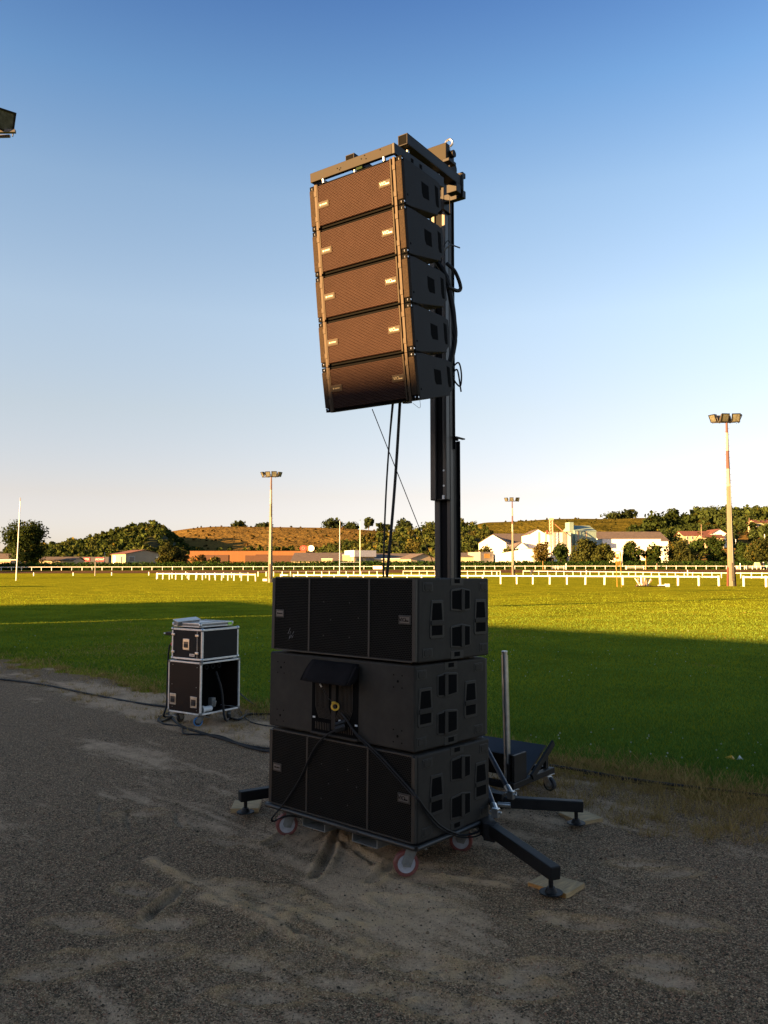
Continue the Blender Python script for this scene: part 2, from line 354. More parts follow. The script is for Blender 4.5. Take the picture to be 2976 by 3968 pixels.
for i, q in enumerate(foot):
    a = R(-25 + 40 * ((i * 37) % 11) / 11); dx = GX - q[0][0]; dy = GY - q[0][1]
    u = dx * math.cos(a) + dy * math.sin(a); v = -dx * math.sin(a) + dy * math.cos(a)
    e = (u / .17) ** 2 + (v / .075) ** 2; k = np.exp(-e ** 2)
    GZv += -.012 * k + .014 * np.exp(-((np.sqrt(e) - 1.15) / .22) ** 2) * noise2(GX * 9, GY * 9, 22 + i)
    sand = np.maximum(sand, k * (.35 + .6 * noise2(GX * 5, GY * 5, 30 + i))); dry = np.maximum(dry, .7 * np.exp(-((np.sqrt(e) - 1.15) / .2) ** 2) * noise2(GX * 9, GY * 9, 22 + i))
# broad pale patches: beside the lawn, round the stack, and streaks along the track
et = edge_t(GX, GY)
st = (GX * ED[0] + GY * ED[1]); tt = GX * EN[0] + GY * EN[1]
pat = fbm(st * 0.55, tt * 1.5, 41, 5)
cen = np.exp(-(((GX - .05) / .9) ** 2 + ((GY - 4.2) / .75) ** 2))
edgep = np.exp(-((et + .75) / .55) ** 2)
field = pat * .75 + .12 + .16 * cen + .17 * edgep + .3 * (fbm(st * 2.2, tt * 7, 77) - .47) + .22 * (fbm(st * .9, tt * 19, 79) - .47) + .16 * (fbm(GX * 7, GY * 7, 78) - .47)
sand = np.clip(np.maximum(sand * .85, np.clip((field - .53) / .16, 0, 1) * .72), 0, 1) * (0.45 + .9 * fbm(GX * 15, GY * 15, 55))
GZv = np.where(et > 0.3, GZv - .02, GZv)
GZv *= 1.15

def ground_mat():
    m = bpy.data.materials.new('gravel_sand'); m.use_nodes = True; n = m.node_tree.nodes; l = m.node_tree.links; b = n['Principled BSDF']
    tc = n.new('ShaderNodeTexCoord'); a = n.new('ShaderNodeAttribute'); a.attribute_name = 'sand'
    vo = n.new('ShaderNodeTexVoronoi'); vo.inputs['Scale'].default_value = 165; l.new(tc.outputs['Object'], vo.inputs['Vector'])
    sv = n.new('ShaderNodeSeparateColor'); l.new(vo.outputs['Color'], sv.inputs[0])
    cr = n.new('ShaderNodeValToRGB'); e = cr.color_ramp
    e.elements[0].color = (.05, .036, .022, 1); e.elements[1].position = 1; e.elements[1].color = (.62, .42, .23, 1)
    for p, c in ((.25, (.115, .08, .046, 1)), (.55, (.25, .165, .093, 1)), (.72, (.36, .18, .10, 1)), (.86, (.46, .32, .19, 1))):
        q = e.elements.new(p); q.color = c
    l.new(sv.outputs[0], cr.inputs[0])
    n1 = n.new('ShaderNodeTexNoise'); n1.inputs['Scale'].default_value = 38; n1.inputs['Detail'].default_value = 6; n1.inputs['Roughness'].default_value = .8; l.new(tc.outputs['Object'], n1.inputs['Vector'])
    sr = n.new('ShaderNodeValToRGB'); sr.color_ramp.elements[0].position = .3; sr.color_ramp.elements[0].color = (.42, .275, .165, 1); sr.color_ramp.elements[1].position = .72; sr.color_ramp.elements[1].color = (.72, .485, .30, 1)
    l.new(n1.outputs['Fac'], sr.inputs[0])
    # break the sand mask up with fine noise so it dissolves into grains
    n2 = n.new('ShaderNodeTexNoise'); n2.inputs['Scale'].default_value = 70; n2.inputs['Detail'].default_value = 4; l.new(tc.outputs['Object'], n2.inputs['Vector'])
    ad = n.new('ShaderNodeMath'); ad.operation = 'ADD'; l.new(a.outputs['Fac'], ad.inputs[0]); l.new(n2.outputs['Fac'], ad.inputs[1])
    mr = n.new('ShaderNodeMapRange'); mr.inputs[1].default_value = .62; mr.inputs[2].default_value = 1.15; l.new(ad.outputs[0], mr.inputs[0])
    mx = n.new('ShaderNodeMix'); mx.data_type = 'RGBA'; l.new(mr.outputs[0], mx.inputs['Factor']); l.new(cr.outputs[0], mx.inputs['A']); l.new(sr.outputs[0], mx.inputs['B'])
    ad2 = n.new('ShaderNodeAttribute'); ad2.attribute_name = 'dry'
    md = n.new('ShaderNodeMix'); md.data_type = 'RGBA'; md.inputs['B'].default_value = (.70, .44, .20, 1); mq = n.new('ShaderNodeMath'); mq.operation = 'MULTIPLY'; mq.inputs[1].default_value = .8
    l.new(ad2.outputs['Fac'], mq.inputs[0]); l.new(mq.outputs[0], md.inputs['Factor']); l.new(mx.outputs['Result'], md.inputs['A'])
    l.new(md.outputs['Result'], b.inputs['Base Color']); b.inputs['Roughness'].default_value = .95; b.inputs['Specular IOR Level'].default_value = .15
    bp = n.new('ShaderNodeBump'); bp.inputs['Strength'].default_value = .9; bp.inputs['Distance'].default_value = .007
    l.new(vo.outputs['Distance'], bp.inputs['Height']); bp.invert = True
    b2 = n.new('ShaderNodeBump'); b2.inputs['Strength'].default_value = .5; b2.inputs['Distance'].default_value = .01; l.new(n1.outputs['Fac'], b2.inputs['Height']); l.new(b2.outputs[0], bp.inputs['Normal'])
    l.new(bp.outputs[0], b.inputs['Normal']); return m
m_gravel = ground_mat()
tag(grid_mesh('gravel_ground', GX, GY, GZv, m_gravel, {'sand': sand, 'dry': np.clip(dry + .45 * cen * fbm(GX * 9, GY * 9, 99), 0, 1)}), kind='structure')
bk = np.meshgrid(np.linspace(-220, 120, 30), np.linspace(-160, 1.95, 20))
tag(grid_mesh('gravel_ground', bk[0], bk[1], bk[0] * 0 - .02, m_gravel, {'sand': bk[0] * 0 + .25}), kind='structure')
def gheight(x, y):                          # height of the gravel sheet (nearest vertex)
    j = np.clip(np.round((np.arctan(x / y) - az[0]) / (az[1] - az[0])).astype(int), 0, len(az) - 1)
    i = np.clip(np.round((np.log(y) - math.log(1.9)) / (math.log(70) - math.log(1.9)) * (len(rows) - 1)).astype(int), 0, len(rows) - 1)
    return GZv[i, j], sand[i, j], i, j
# lawn sheet
m_lawn = mat('lawn_soil_grass', (0.155, 0.185, 0.011), 0.95, var=0.25, vscale=0.45, spec=0.0, bump=1.0, bscale=26, coord='Object', col2=(0.25, 0.26, 0.015), detail=9)
sl_ = np.concatenate([np.linspace(-260, -40, 45), np.linspace(-39, 30, 420), np.linspace(32, 320, 45)])
tl_ = np.concatenate([np.linspace(-.35, 1.5, 14), np.exp(np.linspace(math.log(1.7), math.log(330), 110))])
S_, T_ = np.meshgrid(sl_, tl_)
wobv = edge_t(LX + S_[0] * ED[0], LY + S_[0] * ED[1])     # wobble at the edge line
X_ = LX + S_ * ED[0] + (T_ - np.where(T_ < 6, 1, 0) * 0) * EN[0] - wobv[None, :] * EN[0] * np.clip(1 - T_ / 4, 0, 1)
Y_ = LY + S_ * ED[1] + T_ * EN[1] - wobv[None, :] * EN[1] * np.clip(1 - T_ / 4, 0, 1)
Z_ = np.clip(T_, -.35, .4) * .09 - .005 + (fbm(X_ * .5, Y_ * .5, 61) - .47) * .05 * np.clip(T_, 0, 1) + GZ(Y_, X_)
Z_ = np.where(Y_ > 199, Z_ - (Y_ - 199) * .04, Z_)
tag(grid_mesh('lawn', X_, Y_, Z_, m_lawn), kind='structure')
# sand track, verge and meadow at the far side
def strip(name, y0, y1, m, dz, n=8, xr=400):
    Xs, Ys = np.meshgrid(np.linspace(-xr, xr, 120), np.linspace(y0, y1, n)); tag(grid_mesh(name, Xs, Ys, GZ(Ys, Xs) + dz, m), kind='structure')
m_sandt = mat('track_sand', (0.10, 0.062, 0.036), 0.95, var=0.2, vscale=.8, spec=0.0, bump=.8, bscale=8)
m_verge = mat('verge_grass', (0.075, 0.085, 0.006), 0.95, var=0.35, vscale=.6, spec=0.0, bump=1, bscale=12)
strip('sand_track', 197, 213, m_sandt, .06, 12); strip('grass_verge', 212.9, 236, m_verge, .05, 10)
m_mead = mat('meadow', (0.07, 0.08, 0.02), 0.95, var=0.4, vscale=.05, spec=0.1)
strip('meadow', 235, 1500, m_mead, 0.0, 60, 1200)

# grass blades, denser where the lens can resolve them
def blades(name, n, py0, py1, tmin, tmax, hgt, kinds, lab, wmul=1.0, strawk=0.0, powr=1.0, clumps=0):
    px = rng.uniform(-260, 3240, n); py = py0 + (py1 - py0) * rng.uniform(0, 1, n) ** powr
    b = (CY - py) / F; dz = SP + b * CP; t = -H0 / dz
    x = (px - CX) / F * t; y = (CP - b * SP) * t
    if clumps:
        ci = rng.integers(0, n, clumps); ce = edge_t(x[ci], y[ci]); ci = ci[(ce > tmin) & (ce < tmax)]
        if len(ci) == 0: return
        pk = rng.integers(0, len(ci), n); rr_ = np.abs(rng.normal(0, .055, n)) * (.6 + 1.2 * noise2(x[ci][pk] * 9, y[ci][pk] * 9, 3)); aa_ = rng.uniform(0, 6.28, n); x, y = x[ci][pk] + rr_ * np.cos(aa_), y[ci][pk] + rr_ * np.sin(aa_)
    e = edge_t(x, y); k = (e > tmin + rng.exponential(.05, n)) & (e < tmax) & (y < 190) & (rng.uniform(0, 1, n) < np.clip(1.1 - (y - 26) / 34, .05, 1))
    x, y, e = x[k], y[k], e[k]; n = len(x)
    d = np.hypot(x, y); h = hgt * rng.uniform(.5, 1.25, n) * np.clip((d / 40) ** .3, 1, 2)
    wd = np.maximum(.0035, d * .00035) * rng.uniform(.7, 1.4, n) * wmul
    a = rng.uniform(0, 2 * np.pi, n); ln = rng.normal(0, .55, (n, 2))
    base = np.stack([x, y, np.clip(e, -.3, .4) * .09 - .012 + (fbm(x * .5, y * .5, 61) - .47) * .05 * np.clip(e, 0, 1) + GZ(y, x)], 1)
    sx = np.stack([np.cos(a), np.sin(a), a * 0], 1) * wd[:, None]
    tip = base + np.stack([ln[:, 0] * h, ln[:, 1] * h, h], 1)
    V = np.stack([base - sx, base + sx, tip], 1).reshape(-1, 3)
    dry = np.clip(1.15 - e / (.25 + .55 * noise2(x * 1.6, y * 1.6, 91)), 0, 1) * .85 + strawk
    dry = np.maximum(dry, np.clip((fbm(x * .35, y * .35, 93) - .55) * 2, 0, .4) * (d < 40))
    pick = rng.uniform(0, 1, n) < dry
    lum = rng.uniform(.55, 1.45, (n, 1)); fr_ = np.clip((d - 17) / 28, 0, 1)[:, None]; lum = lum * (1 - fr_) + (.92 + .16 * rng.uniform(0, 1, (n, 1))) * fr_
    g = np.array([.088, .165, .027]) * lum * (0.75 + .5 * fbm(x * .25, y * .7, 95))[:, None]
    g = g * np.where(rng.uniform(0, 1, (n, 1)) < .22, np.array([1.75, 1.3, 1.1]), np.array([1, 1, 1]))
    s = np.array([.42, .28, .10]) * rng.uniform(.45, 1.2, (n, 1))
    col = np.where(pick[:, None], s, g); far = np.clip((d - 19) / 26, 0, 1)[:, None]; col = col * (1 - far) + (col * .4 + np.array([.115, .152, .008])) * far  # blades past the shade edge go yellower: sunlit tone put into the colour
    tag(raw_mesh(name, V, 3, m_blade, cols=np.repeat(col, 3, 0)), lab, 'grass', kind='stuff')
m_blade = mat('grass_blade', (1, 1, 1), 0.7, var=0.0, attr='Col', trans=.12, spec=.0)
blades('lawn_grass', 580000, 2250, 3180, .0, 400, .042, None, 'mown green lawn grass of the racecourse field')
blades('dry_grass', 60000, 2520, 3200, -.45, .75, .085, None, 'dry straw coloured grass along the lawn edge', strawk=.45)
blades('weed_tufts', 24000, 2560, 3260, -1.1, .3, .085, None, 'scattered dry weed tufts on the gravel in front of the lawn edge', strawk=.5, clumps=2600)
# white clover heads
n = 620; px = rng.uniform(-200, 3200, n); py = rng.uniform(2440, 3120, n); P = np.array([AT(a, b, .05) for a, b in zip(px, py)])
k = (edge_t(P[:, 0], P[:, 1]) > .8) & (fbm(P[:, 0] * .3, P[:, 1] * .3, 70) > .46); P = P[k]; n = len(P); s = rng.uniform(.006, .012, (n, 1, 1))
o8 = np.array([(1, 0, 0), (0, 1, 0), (0, 0, 1), (-1, 0, 0), (0, -1, 0), (0, 0, -1)], float)
f8 = [(0, 1, 2), (1, 3, 2), (3, 4, 2), (4, 0, 2), (1, 0, 5), (3, 1, 5), (4, 3, 5), (0, 4, 5)]
V = (P[:, None, :] + o8[None] * s)[:, np.array(f8).ravel(), :].reshape(-1, 3)
tag(raw_mesh('clover_flowers', V, 3, mat('clover_white', (.4, .4, .33), .8)), 'tiny white clover heads dotted through the lawn', 'flowers', kind='stuff')
# loose stones on the gravel
n = 60000; px = rng.uniform(-250, 3230, n); py = rng.uniform(2660, 4100, n)
b_ = (CY - py) / F; t = -H0 / (SP + b_ * CP); x = (px - CX) / F * t; y = (CP - b_ * SP) * t
zz, sd, gi, gj = gheight(x, y); k = (edge_t(x, y) < .05) & (rng.uniform(0, 1, n) > sd * .95) & (np.abs(np.arctan(x / y)) < R(46)); x, y, zz = x[k], y[k], zz[k]; n = len(x)
sc_ = np.exp(rng.normal(math.log(.0034), .36, n)); ax = rng.uniform(.6, 1.3, (n, 1, 3)) * sc_[:, None, None]; ax[:, :, 2] *= .7
o8j = o8[None] * ax; an = rng.uniform(0, 6.28, n); ca, sa = np.cos(an)[:, None], np.sin(an)[:, None]
q = np.stack([o8j[..., 0] * ca - o8j[..., 1] * sa, o8j[..., 0] * sa + o8j[..., 1] * ca, o8j[..., 2]], -1)
V = (np.stack([x, y, zz + sc_ * .3], 1)[:, None, :] + q)[:, np.array(f8).ravel(), :].reshape(-1, 3)
pal = np.array([(.09, .065, .04), (.17, .12, .07), (.3, .2, .115), (.3, .155, .09), (.48, .34, .2), (.11, .08, .05), (.22, .155, .09)])
col = pal[rng.integers(0, len(pal), n)] * rng.uniform(.5, 1.3, (n, 1))
tag(raw_mesh('gravel_stones', V, 3, mat('stone', (1, 1, 1), .9, var=0, attr='Col', spec=.2), cols=np.repeat(col, 24, 0)), 'loose dark and reddish gravel stones scattered over the sandy track', 'gravel', kind='stuff')

# ------------------------------------------------------------------ unseen buildings added to shade the foreground (behind and left of the camera, out of frame)
TE = math.tan(SUN_EL)
dS = np.array([DX, DY]); pS = np.array([-DY, DX])            # along the light, across it
def acp(a, c): return dS * a + pS * c                         # (a, c) -> world xy
m_conc = mat('grandstand_concrete', (.35, .33, .3), .85, var=.2, vscale=.6)
m_roofm = mat('grandstand_roof', (.2, .2, .21), .6, var=.15, vscale=.4)
def end_a(c): return 15.5 + (19.1 - c) * .313                 # where its shadow ends on the ground
gs = thing('grandstand', 'long roofed concrete grandstand put in unseen behind the camera for its shade', 'grandstand', (0, 0, 0))
hR = 9.0
q = MB(); 
def gp(c, back, z): 
    p = acp(end_a(c) - hR / TE - back, c); return (p[0], p[1], z)
cs = (-70, 27.6)
vs = [gp(cs[0], 0, hR), gp(cs[1], 0, hR), gp(cs[1], 11, hR - .6), gp(cs[0], 11, hR - .6), gp(cs[0], 0, hR - .4), gp(cs[1], 0, hR - .4), gp(cs[1], 11, hR - 1), gp(cs[0], 11, hR - 1)]
q.add(vs, [(0, 1, 2, 3), (4, 7, 6, 5), (0, 4, 5, 1), (1, 5, 6, 2), (2, 6, 7, 3), (3, 7, 4, 0)]); q.build('roof', m_roofm, gs)
q = MB()
vs = [gp(c, b_, z) for c in cs for b_, z in ((10.0, 0), (10.0, hR - .95), (10.4, hR - .97), (10.4, 0))]
q.add(vs, [(0, 1, 2, 3), (7, 6, 5, 4), (0, 4, 5, 1), (1, 5, 6, 2), (2, 6, 7, 3), (3, 7, 4, 0)]); q.build('rear_wall', m_conc, gs)
q = MB()
for k in range(8):
    vs = [gp(c, b_, z) for c in cs for b_, z in ((2.0 + k, 0), (2.0 + k, .5 + k * .5), (2.98 + k, .5 + k * .5), (2.98 + k, 0))]
    q.add(vs, [(0, 1, 2, 3), (7, 6, 5, 4), (0, 4, 5, 1), (1, 5, 6, 2), (2, 6, 7, 3), (3, 7, 4, 0)])
q.build('seating_steps', m_conc, gs)
for k in range(12):
    c = cs[0] + 2 + k * 8.5; p0 = gp(c, 1.5, 0); MB().cyl(p0, (p0[0], p0[1], hR - .5), .16, n=10).build('column', m_conc, gs)
# added block whose shadow reaches further, left of a narrow gap
ch = thing('shade_block', 'tall plain block put in unseen beside the grandstand for its shade', 'building', (0, 0, 0))
hC = 9.6; q = MB()
def cp2(c, back, z): 
    p = acp(15.2 - hC / TE - back, c); return (p[0], p[1], z)
vs = [cp2(c, b_, z) for c in (27.84, 41.2) for b_, z in ((0, 0), (0, hC), (9, hC), (9, 0))]
q.add(vs, [(0, 1, 2, 3), (7, 6, 5, 4), (0, 4, 5, 1), (1, 5, 6, 2), (2, 6, 7, 3), (3, 7, 4, 0)]); q.build('walls', m_conc, ch)
# ------------------------------------------------------------------ subwoofer stack
YAW1 = R(48.407); SX, SY = 0.178, 4.576; SD, SW, SH, SG = 0.726, 1.26, 0.487, 0.0146; Z0 = 0.209
TILT = -0.0131
stack_rot = (0, -TILT * -1.0, YAW1)
stack_rot = (R(-0.1), R(0.75), YAW1)
def side_plate(mb, x0, x1, z0, z1, d=0.006): mb.bx(x0 * SD, x1 * SD, -d, 0.004, z0, z1)
def make_sub():
    t = thing('subwoofer', '', 'subwoofer', (0, 0, 0), stack_rot, 'stacked subwoofers')
    bo = MB().bx(0.012, SD, 0, SW, 0, SH); cab = bo.build('cabinet', m_cab, t, 0.012, seg=3)
    # grille: three panels between flat vertical bars, sitting 4 mm into the face
    for a, b_ in ((0.024, 0.284), (0.296, 0.700), (0.712, 0.972)):
        MB().bx(-0.004, 0.0125, a * SW, b_ * SW, 0.012, SH - 0.012).build('grille_panel', m_sgr, t)
    tr = MB()
    for a in (0.29, 0.706): tr.bx(-0.008, 0.0125, (a - 0.0058) * SW, (a + 0.0058) * SW, 0.012, SH - 0.012)
    for a, b_ in ((0.004, 0.0236), (0.9724, 0.995)): tr.bx(-0.007, 0.0125, a * SW, b_ * SW, 0.008, SH - 0.008)
    for a, b_ in ((0.0, 0.0115), (SH - 0.0115, SH)): tr.bx(-0.003, 0.0125, 0.0238 * SW, 0.972 * SW, a + .001, b_ - .001)
    tr.build('grille_trim', m_trim, t, 0.0015)
    for y, z in ((.6, .33), (.42, .33), (.6, .12), (.42, .12), (.55, .22), (.36, .24)): MB().cyl((-.0042, y * SW, z), (-.007, y * SW, z), .004, n=8).build('grille_screw', m_trim, t)
    for (ya, yb, big) in ((0.03, 0.103, 1), (0.896, 0.962, 0)):
        bd = MB().bx(-0.0095, -0.0035, ya * SW, yb * SW, SH * .5 - .026, SH * .5 + .026).build('badge', m_trim, t, 0.002)
        MB().bx(-0.0105, -0.0094, ya * SW + .01, yb * SW - .01, SH * .5 - .017, SH * .5 + .017).build('plate', m_badge, bd)
        yc = (ya + yb) / 2 * SW
        if big:
            text_mesh('lettering', 'VIO', .032, m_hole, bd, face_negx(-0.0112, yc + .014, SH * .5))
            mk = MB(); [mk.bx(-0.0112, -0.0104, yc - .03 + i * .0055, yc - .03 + i * .0055 + .004, SH * .5 - .010, SH * .5 - .002) for i in range(5)]; mk.build('emblem', m_hole, bd)
        else:
            mk = MB().bx(-0.0112, -0.0104, yc + .014, yc + .024, SH * .5 - .005, SH * .5 + .006)
            [mk.bx(-0.0112, -0.0104, yc - .026 + i * .0055, yc - .026 + i * .0055 + .0038, SH * .5 - .004, SH * .5 + .003) for i in range(7)]; mk.build('emblem', m_hole, bd)
    # both side faces: stacking sockets, handles, locking plates
    for sd in (0, 1):
        def P(mb, x0, x1, z0, z1, d0, d1):
            y0, y1 = (-d1, -d0) if sd == 0 else (SW + d0, SW + d1)
            mb.bx(x0 * SD, x1 * SD, y0, y1, z0, z1)
        for (xa, xb) in ((.073, .2), (.853, .976)):
            for (za, zb) in ((.836, .943), (.057, .162)):
                q = MB(); P(q, xa, xb, za * SH, zb * SH, -.004, .0025); so_ = q.build('foot_socket', m_hframe, t, .002)
                q = MB(); P(q, xa + .018, xb - .018, (za + .02) * SH, (zb - .02) * SH, .0020, .0055)
                for dx in (-.024, .024): P(q, (xa + xb) / 2 + dx - .012, (xa + xb) / 2 + dx + .012, (za + .01) * SH, (zb - .01) * SH, .0022, .004)
                q.build('socket_boss', m_cab, so_, .001)
        def handle(x0, x1, z0, z1, vertical):
            yy = -.0035 if sd == 0 else SW + .0035
            y0, y1 = (-.004, .003) if sd == 0 else (SW - .003, SW + .004)
            W_, Hh = (x1 - x0) * SD, (z1 - z0) * SH; xa, za = x0 * SD, z0 * SH
            if vertical: outer = [(xa + W_ * .08, za), (xa + W_ * .92, za), (xa + W_, za + Hh * .06), (xa + W_, za + Hh * .40), (xa + W_ * .92, za + Hh), (xa + W_ * .1, za + Hh), (xa, za + Hh * .4), (xa, za + Hh * .06)]
            else: outer = [(xa, za + Hh * .07), (xa + W_ * .58, za), (xa + W_ * .94, za + Hh * .06), (xa + W_, za + Hh * .12), (xa + W_, za + Hh * .9), (xa + W_ * .58, za + Hh), (xa + W_ * .06, za + Hh * .94), (xa, za + Hh * .88)]
            fr = MB().prism(outer, 1, y0, y1).build('handle', m_hframe, t, .003)
            yo0, yo1 = (-.0058, -.0035) if sd == 0 else (SW + .0035, SW + .0058)
            hs = MB()
            if vertical:
                hs.prism([(xa + W_ * .14, za + Hh * .48), (xa + W_ * .86, za + Hh * .48), (xa + W_ * .78, za + Hh * .92), (xa + W_ * .2, za + Hh * .92)], 1, yo0, yo1)
                hs.bx(xa + W_ * .14, xa + W_ * .86, yo0, yo1, za + Hh * .09, za + Hh * .34)
            else:
                hs.prism([(xa + W_ * .08, za + Hh * .14), (xa + W_ * .5, za + Hh * .09), (xa + W_ * .5, za + Hh * .9), (xa + W_ * .08, za + Hh * .86)], 1, yo0, yo1)
                hs.prism([(xa + W_ * .68, za + Hh * .1), (xa + W_ * .94, za + Hh * .13), (xa + W_ * .94, za + Hh * .87), (xa + W_ * .68, za + Hh * .9)], 1, yo0, yo1)
            hs.build('grip_opening', m_hole, fr)
            yr0, yr1 = (-.0105, -.004) if sd == 0 else (SW + .004, SW + .0105)
            gr = MB()
            if vertical: gr.bx(xa + W_ * .05, xa + W_ * .95, yr0, yr1, za + Hh * .35, za + Hh * .47)
            else: gr.bx(xa + W_ * .51, xa + W_ * .67, yr0, yr1, za + Hh * .05, za + Hh * .95)
            rim = 0.9
            gr.build('grip_bar', m_cab, fr, .002)
        handle(.16, .348, .27, .733, True); handle(.773, .964, .275, .73, True)
        handle(.436, .718, .579, .879, False); handle(.436, .718, .126, .43, False)
        for za, zb in ((.905, .998), (.004, .1)):
            q = MB(); P(q, .443, .618, za * SH, zb * SH, -.003, .002); lp = q.build('locking_plate', m_worn if False else m_hframe, t, .001)
            q = MB(); P(q, .492, .566, (za + .03) * SH, (zb - .012) * SH, .0018, .0034); q.build('slot', m_hole, lp)
    # rear: recessed amplifier with fins, rounded steel strip, fixing holes
    xr = SD
    am = MB().bx(xr - .002, xr + .003, .332 * SW, .652 * SW, .03 * SH, .955 * SH).build('amplifier', m_hole, t)
    fn = MB()
    for k in range(2):
        for i in range(11):
            ya = (.352 + k * .165) * SW + i * .0112
            o = .045 if False else 0
            pts = [(xr + .004, ya + .05, .90 * SH), (xr + .004, ya + .012, .74 * SH), (xr + .004, ya + .012, .36 * SH), (xr + .004, ya - .02, .22 * SH)] if k else [(xr + .004, ya + .05, .90 * SH), (xr + .004, ya + .012, .74 * SH), (xr + .004, ya + .012, .36 * SH), (xr + .004, ya + .045, .22 * SH)]
            for p, q in zip(pts[:-1], pts[1:]): fn.bar(p, q, .003, .005, (1, 0, 0))
    for i in range(9):
        for k in (.36, .52): fn.bx(xr + .002, xr + .005, k * SW + i * .015, k * SW + i * .015 + .004, .075 * SH, .165 * SH)
    fn.build('heat_sink', m_trim, am)
    q = MB().bx(xr + .0028, xr + .008, .475 * SW, .505 * SW, .1 * SH, .86 * SH); q.build('connector_strip', m_black, am)
    q = MB()
    for y, z in ((.35, .22), (.642, .2)): q.bx(xr + .003, xr + .006, y * SW - .01, y * SW + .01, z * SH - .005, z * SH + .005)
    q.build('label_tag', m_wplast, am)
    hl = MB()
    for (yc, zc) in ((.09, .8), (.9, .8), (.09, .16), (.9, .16)):
        for (dy, dz, r_) in ((0, 0, .008), (-.032, .035, .0045), (.032, .035, .0045), (-.032, -.035, .0045), (.032, -.035, .0045)):
            hl.cyl((xr - .002, yc * SW + dy, zc * SH + dz), (xr + .0012, yc * SW + dy, zc * SH + dz), r_, n=10)
    hl.build('fixing_holes', m_hole, t)
    sp = MB().prism([(.33 * SW, .0), (.655 * SW, .0), (.655 * SW, .018), (.33 * SW, .018)], 0, xr - .004, xr + .012); sp.build('strain_bar', m_cab, t, .008)
    return t
sub0 = make_sub()
Rst = Euler(stack_rot).to_matrix()
def SL(x, y, z):  # stack local -> world
    return Vector((SX, SY, Z0)) + Rst @ Vector((x, y, z))
sub0.location = SL(0, 0, 0); sub0['label'] = 'lowest black subwoofer of the stack, grille forward, on the wheeled board'
mid_loc = SL(SD + .002, SW + .015, SH + SG)
sub1 = dup(sub0, 'middle subwoofer of the stack turned backwards, amplifier panel and cloth flap showing', mid_loc, (-stack_rot[0], -stack_rot[1], YAW1 + math.pi), 'stacked subwoofers')
sub2 = dup(sub0, 'top black subwoofer of the stack with scuffed grille facing forward', SL(0, .0, 2 * (SH + SG)), stack_rot, 'stacked subwoofers')
# scuff on the top grille
sm = MB()
for k in range(9):
    y = .845 * SW + rng.uniform(-.02, .03); z = .1 + rng.uniform(-.025, .035); sm.bar((-.0046, y, z), (-.0046, y - .012, z + .02), .0014, .0006, (1, 0, 0))
sm.build('scuff_mark', mat('scuff_grey', (.25, .25, .25), .6), sub2)
# cloth rain flap over the amplifier of the middle sub (part of that sub), in its local frame
fl = MB(); xr = SD
ya, yb = .340 * SW, .650 * SW; N = 10
def flap(u, v):   # u 0..1 across, v 0..1 downwards
    return (xr + .012 + .10 * v ** .85 + .004 * math.sin(u * 9 + v * 4), ya + (yb - ya) * u, .955 * SH - .122 * v - .012 * math.sin(math.pi * u) * v * 0)
vs = [flap(i / N, j / 6) for j in range(7) for i in range(N + 1)]; fs = [(j * (N + 1) + i, j * (N + 1) + i + 1, (j + 1) * (N + 1) + i + 1, (j + 1) * (N + 1) + i) for j in range(6) for i in range(N)]
fl.add(vs, fs)
for u, o in ((0, -.008), (1, .012)):
    e = [flap(u, j / 6) for j in range(7)]; yk = e[0][1]
    poly = [(p[0], yk + o * (i / 6), p[2]) for i, p in enumerate(e)] + [(xr + .004, yk, e[-1][2] + .015), (xr + .004, yk, e[0][2])]
    fl.add(poly, [tuple(range(len(poly)))])
fo = fl.build('rain_flap', m_cloth, sub1, smooth=True); so2 = fo.modifiers.new('thick', 'SOLIDIFY'); so2.thickness = .004
# side face of flap end visible on its left: rolled cloth edge
MB().prism([(xr + .01, .93 * SH), (xr + .05, .93 * SH), (xr + .112, .75 * SH), (xr + .10, .70 * SH), (xr + .04, .78 * SH)], 1, yb + .0125, yb + .03).build('rain_flap_fold', m_cloth, sub1, .006)

